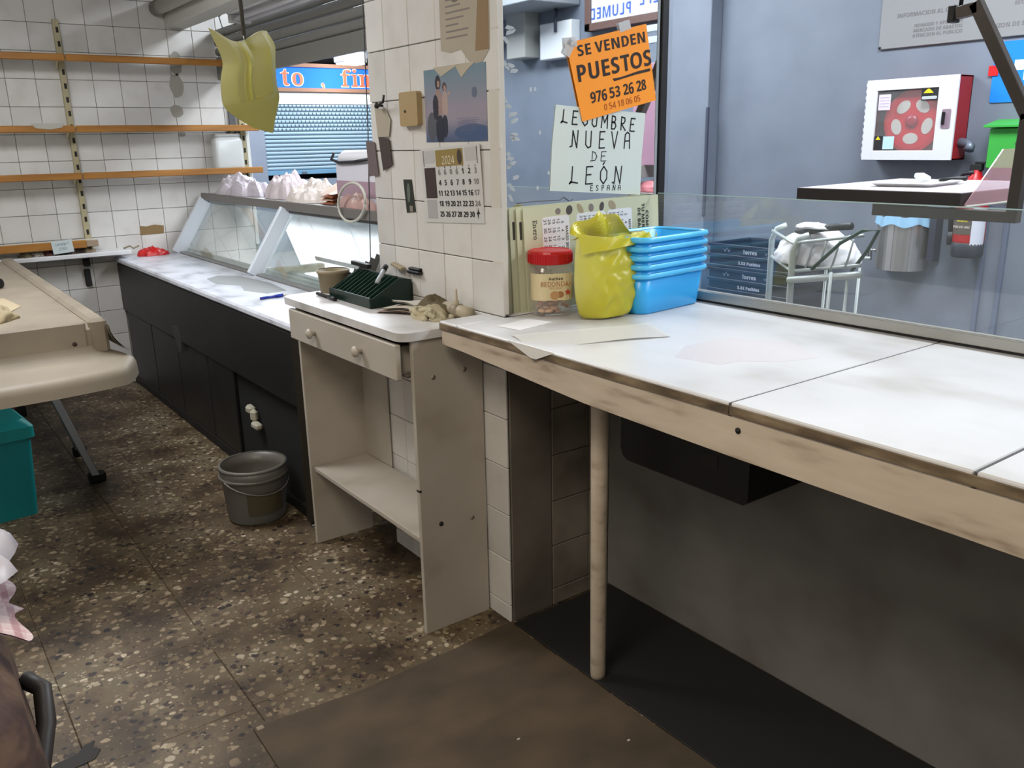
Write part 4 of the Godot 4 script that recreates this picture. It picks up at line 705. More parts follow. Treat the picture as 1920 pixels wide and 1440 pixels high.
# ------------------------------------------------------------------ the drawer table and what is on it
func build_table():
	var t := thing("drawer_table", "narrow white chipboard table with one wide drawer and a low shelf, against the tiled pillar", "table", Vector3(-0.13, 0, -0.51), 0, "", true)
	var top := PackedVector2Array(); var rr := rrect(0.272, 0.835, 0.04, Vector2(-0.139, 0.5145))
	for i in rr.size():
		var q := rr[i]
		top.append(q if q.x < -0.139 else Vector2(-0.003, clampf(q.y, 0.097, 0.932)))
	var edge := PackedVector2Array()
	for q in top:
		if edge.size() == 0 or edge[edge.size() - 1].distance_to(q) > 0.001: edge.append(q)
	put("tabletop", prism(S(), edge, 0.024, Transform3D(Basis(Vector3(1, 0, 0), Vector3(0, 0, -1), Vector3(0, 1, 0)), Vector3(0, 0.908, 0))), grained([[0.0, Color(0.66, 0.65, 0.63)], [0.4, Color(0.78, 0.77, 0.76)], [1.0, Color(0.83, 0.82, 0.82)]], 0.006, 52, 0.35, Vector3(1, 1, 1)), t)
	for z in [-0.905, -0.121]:
		var sp := put("side_panel", blk(Vector3(-0.237, 0, z), Vector3(-0.006, 0.907, z + 0.016), 0.0015), white_m, t)
		if z > -0.5:
			for q in [[-0.07, 0.80], [-0.175, 0.795], [-0.17, 0.345], [-0.06, 0.335]]:
				put("screw_cap", tube(S(true), [Vector3(q[0], q[1], z + 0.016), Vector3(q[0], q[1], z + 0.0175)], 0.0075, 12), M(Color(0.55, 0.52, 0.47), 0.5) if q[0] != -0.17 else M(Color(0.12, 0.10, 0.09), 0.6), sp)
			put("edge_chip", blk(Vector3(-0.2378, 0.46, z), Vector3(-0.230, 0.467, z + 0.017), 0.0005), M(Color(0.14, 0.11, 0.09), 0.8), sp)
	put("shelf", blk(Vector3(-0.226, 0.288, -0.889), Vector3(-0.008, 0.304, -0.121), 0.0015), white_m, t)
	put("back_panel", blk(Vector3(-0.009, 0.304, -0.889), Vector3(-0.005, 0.905, -0.70), 0.001), white_m, t)
	put("rail", blk(Vector3(-0.03, 0.20, -0.889), Vector3(-0.014, 0.288, -0.121), 0.0015), white_m, t)
	put("rail", blk(Vector3(-0.226, 0.895, -0.889), Vector3(-0.21, 0.908, -0.121), 0.001), M(Color(0.16, 0.12, 0.10), 0.8), t)
	var dr := put("drawer", blk(Vector3(-0.277, 0.795, -0.868), Vector3(-0.259, 0.897, -0.128), 0.003), white_m, t)
	put("box", bx(bx(bx(bx(S(), Vector3(-0.259, 0.81, -0.86), Vector3(-0.03, 0.885, -0.845)), Vector3(-0.259, 0.81, -0.163), Vector3(-0.03, 0.885, -0.148)), Vector3(-0.259, 0.81, -0.86), Vector3(-0.03, 0.816, -0.15)), Vector3(-0.045, 0.81, -0.86), Vector3(-0.03, 0.885, -0.15)), white_m, dr)
	for z in [-0.66, -0.335]:
		put("knob", loft(S(true), [circle(Vector3(-0.277, 0.846, z), 0.009, 16, Vector3.LEFT), circle(Vector3(-0.288, 0.846, z), 0.008, 16, Vector3.LEFT), circle(Vector3(-0.293, 0.846, z), 0.016, 16, Vector3.LEFT), circle(Vector3(-0.300, 0.846, z), 0.017, 16, Vector3.LEFT), circle(Vector3(-0.306, 0.846, z), 0.010, 16, Vector3.LEFT)]), M(Color(0.70, 0.67, 0.62), 0.35), dr)
	put("runner", blk(Vector3(-0.25, 0.80, -0.148), Vector3(-0.02, 0.81, -0.122)), M(Color(0.34, 0.31, 0.28), 0.6), t)
	# green slatted letter tray
	var y := 0.932
	var g := thing("slatted_tray", "dark green sloping plastic tray with ribs, leaning back on the white table against the pillar", "tray", Vector3(-0.03, y, -0.62), 0)
	var gm := M(Color(0.035, 0.13, 0.105), 0.35); var gd := M(Color(0.02, 0.05, 0.045), 0.5)
	# local: x from the table's front (-0.13) to the pillar (0.02), z along the table; the back rises
	var prof := PackedVector2Array([Vector2(-0.125, 0), Vector2(0.022, 0), Vector2(0.022, 0.078), Vector2(-0.02, 0.086), Vector2(-0.125, 0.028)])
	put("side", prism(S(), prof, 0.006, Transform3D(Basis(), Vector3(0, 0, 0.124))), gm, g)
	put("side", prism(S(), prof, 0.006, Transform3D(Basis(), Vector3(0, 0, -0.165))), gm, g)
	put("front", blk(Vector3(-0.131, 0, -0.165), Vector3(-0.123, 0.034, 0.13)), gm, g)
	put("back", blk(Vector3(0.016, 0, -0.165), Vector3(0.023, 0.078, 0.13)), gm, g)
	put("floor_plate", prism(S(), PackedVector2Array([Vector2(-0.124, 0.002), Vector2(0.016, 0.002), Vector2(0.016, 0.05), Vector2(-0.02, 0.06), Vector2(-0.124, 0.008)]), 0.282, Transform3D(Basis(), Vector3(0, 0, -0.158))), gd, g)
	for k in 10:
		put("rib", bar(S(), Vector3(-0.122, 0.026, -0.14 + k * 0.0272), Vector3(-0.022, 0.084, -0.14 + k * 0.0272), 0.012, 0.005, Vector3.UP, 0.001), M(Color(0.10, 0.20, 0.17), 0.3), g)
	put("bar", bar(S(), Vector3(-0.018, 0.105, -0.20), Vector3(-0.012, 0.10, -0.09), 0.014, 0.018, Vector3.UP), gd, g)
	var gs := thing("grater", "grey serrated plastic plate standing behind the green tray at the pillar's edge", "plate", Vector3(0.02, y, -0.84), 0)
	var se := PackedVector2Array([Vector2(-0.07, 0), Vector2(0.06, 0), Vector2(0.06, 0.135)])
	for k in 7:
		se.append(Vector2(0.052 - k * 0.02, 0.138 - k * 0.012)); se.append(Vector2(0.044 - k * 0.02, 0.120 - k * 0.012))
	put("plate", prism(S(), se, 0.012, Transform3D(Basis(Vector3.UP, -0.5), Vector3.ZERO)), M(Color(0.36, 0.37, 0.37), 0.5), gs)
	put("rim", blk(Vector3(-0.05, 0.0, -0.02), Vector3(0.04, 0.012, 0.02)), M(Color(0.12, 0.14, 0.14), 0.5), gs)
	var mk := thing("marker_pen", "white marker pen lying across the ribs of the green tray", "pen", Vector3(-0.06, y, -0.60), 0, "", true)
	put("barrel", tube(S(true), [Vector3(-0.092, y + 0.067, -0.565), Vector3(-0.042, y + 0.101, -0.605)], 0.008, 10), M(Color(0.70, 0.73, 0.76), 0.3), mk)
	put("cap", tube(S(true), [Vector3(-0.048, y + 0.098, -0.600), Vector3(-0.030, y + 0.109, -0.615)], 0.009, 10), M(Color(0.05, 0.05, 0.06), 0.4), mk)
	var wd := solo("wood_stick", bar(S(), Vector3(-0.012, y + 0.118, -0.60), Vector3(-0.018, y + 0.108, -0.52), 0.010, 0.02, Vector3.UP), M(Color(0.58, 0.53, 0.42), 0.6), "pale wooden stick on the upper edge of the green tray", "stick")
	var ca := thing("black_case", "flat black plastic case lying on the raised back of the green tray", "case", Vector3(0.0, y, -0.55), 0, "", true)
	put("lower_shell", blk(Vector3(-0.016, y + 0.0965, -0.585 + 0.08), Vector3(0.03, y + 0.108, -0.43), 0.003), M(Color(0.03, 0.03, 0.04), 0.4), ca)
	put("upper_shell", blk(Vector3(-0.014, y + 0.109, -0.50), Vector3(0.029, y + 0.117, -0.432), 0.003), M(Color(0.04, 0.045, 0.05), 0.4), ca)
	# tub, pen, papers, rag, valve
	var cu := thing("tan_cup", "dull tan plastic cup standing behind the green tray at the table's far end", "cup", Vector3(-0.095, y, -0.885), 0)
	put("shell", lathe(S(true), [Vector2(0.0, 0.003), Vector2(0.048, 0), Vector2(0.054, 0.074), Vector2(0.056, 0.076), Vector2(0.051, 0.077), Vector2(0.045, 0.006), Vector2(0.0, 0.006)], Vector3.ZERO, 28, [false, false]), M(Color(0.52, 0.47, 0.36), 0.55), cu)
	put("rim", lathe(S(true), [Vector2(0.055, 0.066), Vector2(0.058, 0.069), Vector2(0.058, 0.078), Vector2(0.052, 0.079)], Vector3.ZERO, 28, [false, false]), M(Color(0.57, 0.52, 0.42), 0.5), cu)
	var pn := thing("pen", "black pen lying at the front edge of the white table before the green tray", "pen", Vector3(-0.18, y, -0.76), 0, "", true)
	put("barrel", tube(S(true), [Vector3(-0.175, y + 0.007, -0.85), Vector3(-0.178, y + 0.007, -0.745)], 0.006, 10), ink_m, pn)
	put("cap", tube(S(true), [Vector3(-0.178, y + 0.007, -0.75), Vector3(-0.180, y + 0.007, -0.70)], 0.0075, 10), M(Color(0.10, 0.10, 0.11), 0.4), pn)
	for q in [[Vector3(-0.105, y + 0.0001, -0.385), 0.5, 0.13, 0.09, "pinkish folded paper slip at the bottom of the small pile on the white table", Color(0.62, 0.55, 0.50)], [Vector3(-0.095, y + 0.0085, -0.38), 0.42, 0.12, 0.085, "cream folded paper in the middle of the small pile on the white table", Color(0.72, 0.69, 0.63)], [Vector3(-0.07, y + 0.017, -0.395), 0.15, 0.11, 0.06, "uppermost curled paper slip on the small pile on the white table", Color(0.76, 0.74, 0.69)]]:
		var pp := solo("paper_slip", sheet(S(), func(u, v): return Vector3((u - 0.5) * q[2], 0.004 + 0.004 * sin(u * 5.0) + 0.012 * u * u * (v - 0.2) * (1.0 if q[1] < 0.3 else 0.2), (0.5 - v) * q[3]), 8, 6, 0.0035), M(q[5], 0.8), q[4], "paper", "paper slips on the table")
		pp.position = q[0] + Vector3(0, 0.0035, 0); pp.rotation.y = q[1] + PI / 2
	var rg := thing("rag", "crumpled cream rag lying near the front corner of the white table", "cloth", Vector3(-0.05, y, -0.27), 0)
	put("fold", crumple(S(true), Vector3(0.012, 0, -0.03), Vector3(0.05, 0.055, 0.075), 31, 40, 20), M(Color(0.36, 0.32, 0.23), 0.9), rg)
	put("fold", crumple(S(true), Vector3(-0.035, 0, 0.01), Vector3(0.05, 0.035, 0.07), 37, 44, 20), M(Color(0.66, 0.62, 0.51), 0.9), rg)
	for k in 4:
		put("cord_fold", tube(S(true), range(9).map(func(i): return Vector3(-0.07 + 0.012 * sin(i * 1.3 + k) + 0.006 * k, 0.014 + 0.012 * sin(i * 0.7 + k * 2.0), -0.04 + 0.022 * i * 0.55 + 0.012 * k)), 0.008, 8), M(Color(0.70, 0.66, 0.55), 0.9), rg)
	var vv := thing("plastic_valve", "cream plastic tap fitting lying against the pillar at the near end of the white table", "valve", Vector3(-0.03, y, -0.17), 0)
	var vm := M(Color(0.66, 0.62, 0.53), 0.5)
	put("tube", tube(S(true), [Vector3(0.005, 0.022, -0.09), Vector3(0.0, 0.022, 0.045)], 0.018, 14), vm, vv)
	put("collar", tube(S(true), [Vector3(0.0, 0.022, -0.035), Vector3(0.0, 0.022, -0.01)], 0.0215, 14), M(Color(0.56, 0.52, 0.44), 0.5), vv)
	put("stem", lathe(S(true), [Vector2(0.008, 0.02), Vector2(0.008, 0.05), Vector2(0.0045, 0.055), Vector2(0.0035, 0.085)], Vector3(-0.002, 0, -0.022), 12), vm, vv)
	put("foot", lathe(S(true), [Vector2(0.010, 0.0), Vector2(0.009, 0.012)], Vector3(-0.02, 0, -0.022), 12), vm, vv)

# ------------------------------------------------------------------ the counter, its glass and what is on it
const YC := 0.957
func build_counter():
	var c := thing("marble_counter", "long white marble serving counter with a worn cream wooden front and a single round post", "counter", Vector3(0.2, 0, 1.3), 0, "", true)
	for q in [[-0.06, 0.921], [0.924, 1.366], [1.369, 2.25], [2.253, 3.04]]:
		var x0 := 0.0
		put("marble_slab", bx(S(), Vector3(-0.158 if q[0] > -0.05 else -0.158, YC - 0.028, q[0] if q[0] > 0 else 0.004), Vector3(0.70, YC, q[1]), 0.003), marble_m, c)
	put("marble_slab", bx(S(), Vector3(-0.158, YC - 0.028, -0.085), Vector3(-0.003, YC, 0.001), 0.003), marble_m, c)
	put("marble_slab", bx(S(), Vector3(0.023, YC - 0.0, -0.048), Vector3(0.70, YC + 0.0008, 0.002), 0.0003), marble_m, c)
	for z in [0.9225, 1.3675, 2.2515]: put("joint_filler", blk(Vector3(-0.1575, YC - 0.027, z - 0.0022), Vector3(0.69, YC - 0.0012, z + 0.0022), 0.0002), M(Color(0.30, 0.29, 0.29), 0.8), c)
	put("pink_stain", prism(S(), PackedVector2Array([Vector2(0.02, -0.62), Vector2(0.12, -0.56), Vector2(0.26, -0.58), Vector2(0.33, -0.70), Vector2(0.25, -0.83), Vector2(0.16, -0.80), Vector2(0.10, -0.74), Vector2(0.04, -0.73)]), 0.0003, Transform3D(Basis(Vector3(1, 0, 0), Vector3(0, 0, -1), Vector3(0, 1, 0)), Vector3(0, YC, 0))), M(Color(0.79, 0.768, 0.772), 0.35), c)
	put("front_board", prism(S(), PackedVector2Array([Vector2(-0.075, 0.93), Vector2(3.04, 0.93), Vector2(3.04, 0.846), Vector2(1.43, 0.850), Vector2(0.95, 0.853), Vector2(0.52, 0.860), Vector2(0.03, 0.889), Vector2(-0.075, 0.893)]), 0.02, Transform3D(Basis(Vector3(0, 0, 1), Vector3(0, 1, 0), Vector3(-1, 0, 0)), Vector3(-0.138, 0, 0))), fascia_m, c)
	put("edge_strip", bx(bx(S(), Vector3(-0.1605, YC - 0.024, -0.084), Vector3(-0.157, YC - 0.006, 0.9215), 0.001), Vector3(-0.1605, YC - 0.024, 0.9235), Vector3(-0.157, YC - 0.006, 3.03), 0.001), grained([[0.0, Color(0.20, 0.16, 0.12)], [0.5, Color(0.38, 0.32, 0.24)], [1.0, Color(0.55, 0.49, 0.39)]], 0.014, 63, 0.7, Vector3(3, 3, 0.9)), c)
	put("screw", tube(S(true), [Vector3(-0.158, 0.908, 0.945), Vector3(-0.160, 0.908, 0.945)], 0.006, 10), ink_m, c)
	put("underframe", bx(bx(S(), Vector3(-0.138, 0.888, 0.03), Vector3(0.40, 0.93, 0.07)), Vector3(-0.138, 0.87, 1.5), Vector3(0.40, 0.93, 1.54)), M(Color(0.30, 0.26, 0.21), 0.8), c)
	put("leg", lathe(S(true), [Vector2(0.0195, 0.0), Vector2(0.021, 0.02), Vector2(0.0225, 0.5), Vector2(0.024, 0.929)], Vector3(0.022, 0, 0.373), 22), fascia_m, c)
	var ub := thing("black_tray", "black plastic box hung beneath the marble counter behind its wooden front", "box", Vector3(0.27, 0.6, 0.53), 0, "", true)
	var ubp := PackedVector2Array([Vector2(0.319, 0.905), Vector2(0.319, 0.63), Vector2(0.327, 0.61), Vector2(0.345, 0.60), Vector2(0.73, 0.60), Vector2(0.742, 0.61), Vector2(0.742, 0.905)])
	put("shell", prism(S(), ubp, 0.245, Transform3D(Basis(Vector3(0, 0, 1), Vector3(0, 1, 0), Vector3(-1, 0, 0)), Vector3(0.392, 0, 0))), M(Color(0.035, 0.035, 0.042), 0.5), ub)
	put("lip", blk(Vector3(0.14, 0.895, 0.312), Vector3(0.395, 0.925, 0.75)), M(Color(0.05, 0.05, 0.055), 0.5), ub)
	put("worn_label", blk(Vector3(0.1455, 0.665, 0.60), Vector3(0.1475, 0.70, 0.65), 0.0005), M(Color(0.13, 0.125, 0.12), 0.7), ub)
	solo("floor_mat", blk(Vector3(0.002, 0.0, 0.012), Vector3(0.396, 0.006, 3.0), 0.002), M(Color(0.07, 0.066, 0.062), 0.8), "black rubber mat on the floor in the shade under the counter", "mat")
	var bd := thing("plywood_sheet", "worn brown plywood sheet lying on the terrazzo floor beside the counter post", "board", Vector3(-0.4, 0, 0.7), 0, "", true)
	put("board", prism(S(), PackedVector2Array([Vector2(-0.815, 0.0), Vector2(-0.52, -0.03), Vector2(-0.22, -0.02), Vector2(-0.01, -0.005), Vector2(-0.003, -1.6), Vector2(-0.85, -1.6)]), 0.008, Transform3D(Basis(Vector3(1, 0, 0), Vector3(0, 0, -1), Vector3(0, 1, 0)), Vector3(0, 0.0005, 0))), ply_m, bd)
	put("frayed_edge", blk(Vector3(-0.81, 0.001, 0.002), Vector3(-0.79, 0.0095, 0.02), 0.002), M(Color(0.55, 0.5, 0.43), 0.8), bd)
	for q in [[-0.31, 0.45], [-0.10, 0.62]]: solo("paint_chip", prism(S(), oval(0.005, 0.003, Vector2.ZERO, 7), 0.001, Transform3D(Basis(Vector3.RIGHT, -PI / 2), Vector3(q[0], 0.0086, q[1]))), M(Color(0.70, 0.67, 0.60), 0.7), "tiny white crumb on the plywood nearest the pillar" if q[1] < 0.5 else "tiny white crumb on the plywood nearest the counter post", "crumb")
	# aluminium rail and low glass
	var al := M(Color(0.66, 0.65, 0.62), 0.32, 0.75)
	var gl := thing("glass_screen", "low clear glass screen in an aluminium channel along the back of the marble counter", "glass", Vector3(0.59, YC, 1.5), 0, "", true)
	put("channel", bx(bx(S(), Vector3(0.581, YC + 0.006, 0.0), Vector3(0.589, YC + 0.031, 3.03), 0.0012), Vector3(0.596, YC + 0.006, 0.0), Vector3(0.612, YC + 0.031, 3.03), 0.0012), al, gl)
	put("gasket", blk(Vector3(0.583, YC, 0.0), Vector3(0.61, YC + 0.006, 3.03), 0.001), M(Color(0.05, 0.05, 0.05), 0.7), gl)
	put("pane", blk(Vector3(0.590, YC + 0.007, 0.004), Vector3(0.595, 1.266, 3.02), 0.0008), M(Color(0.86, 0.95, 0.93), 0.0, 0.0, Color(0, 0, 0), 0.015), gl)
	put("polished_edge", blk(Vector3(0.5899, 1.265, 0.004), Vector3(0.5951, 1.2675, 3.02), 0.0004), M(Color(0.62, 0.72, 0.70), 0.2), gl)
	# hanging bracket in the aisle with the customers' shelf
	var fr := thing("shelf_bracket", "dark brown bent steel bar bracket hanging from a rod beyond the glass screen", "bracket", Vector3(1.3, 1.17, 0.6), 0, "", true)
	var bm := M(Color(0.27, 0.24, 0.215), 0.4, 0.3)
	var w := 0.033
	put("lower_bar", bx(S(), Vector3(1.283, 1.171, 0.30), Vector3(1.317, 1.204, 0.750), 0.002), bm, fr)
	put("top_plate", blk(Vector3(1.283, 1.204, 0.30), Vector3(1.5, 1.210, 0.47), 0.001), bm, fr)
	put("upright", bar(S(), Vector3(1.3, 1.171, 0.735), Vector3(1.3, 1.475, 0.740), w, w, Vector3.BACK), bm, fr)
	put("arm", bar(S(), Vector3(1.3, 1.462, 0.742), Vector3(1.3, 1.785, 0.556), w, w, Vector3.BACK), bm, fr)
	put("top_arm", bar(S(), Vector3(1.3, 1.772, 0.568), Vector3(1.3, 1.763, 0.505), w, w, Vector3.UP), bm, fr)
	put("end_cap", blk(Vector3(1.281, 1.738, 0.483), Vector3(1.319, 1.786, 0.505), 0.003), M(Color(0.04, 0.04, 0.05), 0.5), fr)
	put("rod", tube(S(true), [Vector3(1.3, 1.78, 0.512), Vector3(1.3, 3.25, 0.512)], 0.006, 8), M(Color(0.05, 0.05, 0.05), 0.5), fr)
	var sf := thing("customer_shelf", "rectangular steel-topped shelf with a dark edge resting on the bracket over the aisle", "shelf", Vector3(1.5, 1.21, 0.3), 0, "", true)
	put("edge_band", prism(S(), PackedVector2Array([Vector2(1.284, -0.008), Vector2(1.284, -0.585), Vector2(2.05, -0.585), Vector2(2.05, 0.05)]), 0.038, Transform3D(Basis(Vector3(1, 0, 0), Vector3(0, 0, -1), Vector3(0, 1, 0)), Vector3(0, 1.2115, 0))), M(Color(0.24, 0.21, 0.19), 0.4, 0.3), sf)
	put("plate", prism(S(), PackedVector2Array([Vector2(1.287, -0.011), Vector2(1.287, -0.582), Vector2(2.047, -0.582), Vector2(2.047, 0.047)]), 0.002, Transform3D(Basis(Vector3(1, 0, 0), Vector3(0, 0, -1), Vector3(0, 1, 0)), Vector3(0, 1.2495, 0))), M(Color(0.74, 0.71, 0.73), 0.35), sf)
	put("end_screen", prism(S(), PackedVector2Array([Vector2(1.30, 1.215), Vector2(1.95, 1.215), Vector2(1.95, 1.375), Vector2(1.50, 1.375)]), 0.004, Transform3D(Basis(), Vector3(0, 0, 0.590))), M(Color(0.86, 0.66, 0.67), 0.0, 0.0, Color(0, 0, 0), 0.34), sf, "pink-tinted clear end screen")
	put("screen_foot", blk(Vector3(1.30, 1.206, 0.588), Vector3(1.95, 1.214, 0.60)), M(Color(0.72, 0.70, 0.66), 0.4), sf)
	var ty := thing("white_tray", "flat white plastic tray lying on the customers' steel shelf", "tray", Vector3(1.62, 1.2515, 0.26), 0.12)
	put("plate", loft(S(), [ring3(rrect(0.26, 0.17, 0.012), 0), ring3(rrect(0.30, 0.21, 0.014), 0.012), ring3(rrect(0.285, 0.195, 0.012), 0.0135), ring3(rrect(0.25, 0.16, 0.010), 0.008)]), M(Color(0.87, 0.88, 0.87), 0.4), ty)
	put("handle", tube(S(true), [Vector3(0.12, 0.012, 0.03), Vector3(0.16, 0.016, 0.07), Vector3(0.15, 0.018, 0.11)], 0.008, 8), M(Color(0.08, 0.09, 0.1), 0.5), ty)
	solo("foam_piece", bx(S(), Vector3(-0.032, 0, -0.018), Vector3(0.032, 0.018, 0.018), 0.004, Transform3D(Basis(Vector3.UP, 0.9) * Basis(Vector3.BACK, 0.18), Vector3(1.67, 1.268, 0.25))), M(Color(0.83, 0.83, 0.85), 0.5), "little grey-white block lying on the white tray", "block")
	# mirror on the pillar, with the notices
	var mi := thing("wall_mirror", "tall mirror on the pillar's end face above the counter, reflecting the hall", "mirror", Vector3(0.33, 0.99, -0.047), 0, "", true)
	put("glass", blk(Vector3(0.025, 0.985, -0.0495), Vector3(0.632, 2.40, -0.0455), 0.0015), M(Color(0.95, 0.965, 0.97), 0.015, 1.0), mi)
	put("bevel_strip", blk(Vector3(0.622, 0.985, -0.0455), Vector3(0.632, 2.40, -0.0435), 0.001), M(Color(0.70, 0.74, 0.76), 0.2, 0.3), mi)
	put("bevel_strip", blk(Vector3(0.025, 0.985, -0.0455), Vector3(0.047, 2.40, -0.0435), 0.001), M(Color(0.72, 0.74, 0.72), 0.4), mi)
	for k in 20:    # shreds of old tape down the left edge
		var q := PackedVector2Array(); var at := Vector2(rng.randf_range(0.05, 0.085), rng.randf_range(1.27, 1.72)); var a := rng.randf_range(-0.9, 0.5); var l := rng.randf_range(0.004, 0.020)
		for v in [Vector2(-l, -0.003), Vector2(l * 0.3, -0.006), Vector2(l, -0.001), Vector2(l * 0.7, 0.004), Vector2(-l * 0.6, 0.006)]: q.append(at + v.rotated(a))
		put("tape_shred", prism(S(), q, 0.0008, Transform3D(Basis(), Vector3(0, 0, -0.0454))), M(Color(0.78, 0.80, 0.81), 0.5, 0.0, Color(0, 0, 0), 0.6), mi)
	for q in [[0.14, 1.562], [0.155, 1.564], [0.16, 1.30], [0.17, 1.45], [0.20, 1.34]]: put("tape_shred", prism(S(), oval(0.006, 0.004, Vector2(q[0], q[1]), 7, q[0] * 9), 0.0006, Transform3D(Basis(), Vector3(0, 0, -0.0454))), M(Color(0.70, 0.73, 0.76), 0.4), mi)
	put("pen_line", tube(S(), [Vector3(0.085, 1.262, -0.045), Vector3(0.16, 1.264, -0.045), Vector3(0.24, 1.262, -0.045), Vector3(0.255, 1.27, -0.045), Vector3(0.275, 1.258, -0.045), Vector3(0.29, 1.262, -0.045)], 0.0016, 5), M(Color(0.30, 0.32, 0.36), 0.6), mi)
	var lg := thing("handwritten_notice", "white sheet of paper with LEGUMBRE NUEVA DE LEON in black marker, taped on the mirror", "notice", Vector3(0.39, 1.395, -0.0445), 0)
	put("paper", prism(S(), PackedVector2Array([Vector2(-0.163, 0.129), Vector2(0.05, 0.115), Vector2(0.188, 0.107), Vector2(0.175, -0.02), Vector2(0.172, -0.134), Vector2(-0.187, -0.105), Vector2(-0.178, 0.02)]), 0.0008), M(Color(0.83, 0.86, 0.83), 0.75, 0.0, Color(0.25, 0.25, 0.25)), lg)
	var ms := S()
	marker(ms, "LEGUMBRE", Vector2(-0.145, 0.080), 0.037, 0.026, 0.038, 0.0042, -0.09); marker(ms, "NUEVA", Vector2(-0.108, 0.012), 0.047, 0.030, 0.052, 0.0042, -0.03)
	marker(ms, "DE", Vector2(-0.032, -0.027), 0.027, 0.028, 0.036, 0.0026, -0.03); marker(ms, "LEO'N", Vector2(-0.115, -0.090), 0.050, 0.037, 0.058, 0.0042, -0.03); marker(ms, "ESPAN~A", Vector2(-0.035, -0.112), 0.015, 0.013, 0.0225, 0.0022, -0.03)
	var mo := put("lettering", ms, ink_m, lg); mo.position = Vector3(0, 0, 0.0007)
	var og := thing("sale_poster", "bright orange poster reading SE VENDEN PUESTOS with a telephone number, tilted on the mirror", "poster", Vector3(0.4435, 1.614, -0.0415), 0)
	var ob := Basis(Vector3.BACK, 0.19)
	put("paper", prism(S(), PackedVector2Array([Vector2(-0.181, 0.071), Vector2(0.126, 0.139), Vector2(0.175, -0.074), Vector2(-0.121, -0.136)]), 0.0008), M(Color(1.0, 0.60, 0.10), 0.6, 0.0, Color(0.3, 0.3, 0.3)), og)
	var bi := M(Color(0.13, 0.05, 0.02), 0.7)
	text(og, "SE VENDEN", 0.030, Vector3(-0.008, 0.078, 0.0012), bi, ob, true, "Droid Sans", "lettering", 1.22); text(og, "PUESTOS", 0.046, Vector3(0.003, 0.020, 0.0012), bi, ob, true, "Droid Sans", "lettering", 1.12); text(og, "976 53 26 28", 0.031, Vector3(0.020, -0.050, 0.0012), bi, ob, true, "Droid Sans", "lettering", 0.92)
	text(og, "0 54 18 06 05", 0.017, Vector3(0.035, -0.083, 0.0012), M(Color(0.62, 0.27, 0.04), 0.7), ob, false, "Droid Sans", "lettering", 1.05)
	put("underline", prism(S(), PackedVector2Array([Vector2(-0.065, -0.0), Vector2(-0.03, -0.001), Vector2(0.04, 0.004), Vector2(0.09, 0.004), Vector2(0.09, -0.004), Vector2(0.03, -0.004), Vector2(-0.06, -0.008)]), 0.0006, Transform3D(ob, Vector3(0.058, -0.0045, 0.0008))), bi, og)
	for q in [[0.04, 0.128, 0.3], [-0.17, 0.06, 1.0], [-0.165, 0.075, 0.1]]: put("tape", prism(S(), rrect(0.045, 0.026, 0.002), 0.0004, Transform3D(Basis(Vector3.BACK, q[2]), Vector3(q[0], q[1], 0.0009))), M(Color(0.86, 0.86, 0.86), 0.3, 0.0, Color(0, 0, 0), 0.5), og)
	# cardboard calendars leaning on the mirror, printed sideways
	var titles := ["rearmost cardboard wall calendar of the stack leaning below the notices", "second cardboard wall calendar from the back of the leaning stack", "second cardboard wall calendar from the front of the leaning stack", "front cardboard calendar of the leaning stack, with number grids printed sideways"]
	for k in 4:
		var cd := thing("card_calendar", titles[k], "calendar", Vector3(0.30 + 0.02 * k, YC, -0.036 + k * 0.0075), 0, "card calendars leaning on the mirror"); cd.rotation.x = -0.028 - 0.002 * k; cd.rotation.z = 0.012 + 0.004 * k
		put("board", prism(S(), rrect(0.53, 0.295, 0.004, Vector2(0, 0.150)), 0.002), M(Color(0.76, 0.76, 0.64), 0.6), cd)
		if k < 3: put("print_line", prism(S(), rrect(0.008, 0.05, 0.002, Vector2(-0.252, 0.235)), 0.0005, Transform3D(Basis(), Vector3(0, 0, 0.002))), M(Color(0.18, 0.17, 0.13), 0.7), cd); continue
		var side := Basis(Vector3.BACK, -PI / 2); var ik := M(Color(0.15, 0.14, 0.13), 0.7)
		for j in 3:
			var x: float = [-0.15, -0.015, 0.10][j]
			var pa := put("month_panel", prism(S(), rrect([0.10, 0.115, 0.10][j], 0.125, 0.010, Vector2(x, 0.205)), 0.0006, Transform3D(Basis(), Vector3(0, 0, 0.002))), M(Color(0.87, 0.86, 0.86), 0.6), cd)
			text(pa, " 5  4  3  2  1\n12 11 10  9  8\n19 18 17 16 15\n26 25 24 23 22\n31 30 29 28 27", 0.0095, Vector3(x - 0.008, 0.205, 0.0028), ik, side, true, "Droid Sans Mono")
			text(pa, ["MARZO 2024", "ABRIL 2024", "MAYO 2024"][j], 0.009, Vector3(x + 0.040, 0.20, 0.0028), M(Color(0.35, 0.32, 0.22), 0.7), side, true)
		for q in [["COMPRA", 0.185], ["TU MERCADO", 0.168], ["DE BARRIO", 0.151]]: text(cd, q[0], 0.0115, Vector3(q[1] + 0.03, 0.21, 0.0025), ik, side, true, "Droid Sans", "lettering", 1.3)
		text(cd, "Venezuela", 0.016, Vector3(-0.222, 0.06, 0.0025), ik, side, false, "Droid Serif"); text(cd, "Enero", 0.014, Vector3(-0.226, 0.235, 0.0025), ik, side, false, "Droid Serif"); text(cd, "L M X J V S D", 0.0095, Vector3(-0.175, 0.08, 0.0025), ik, side, true)
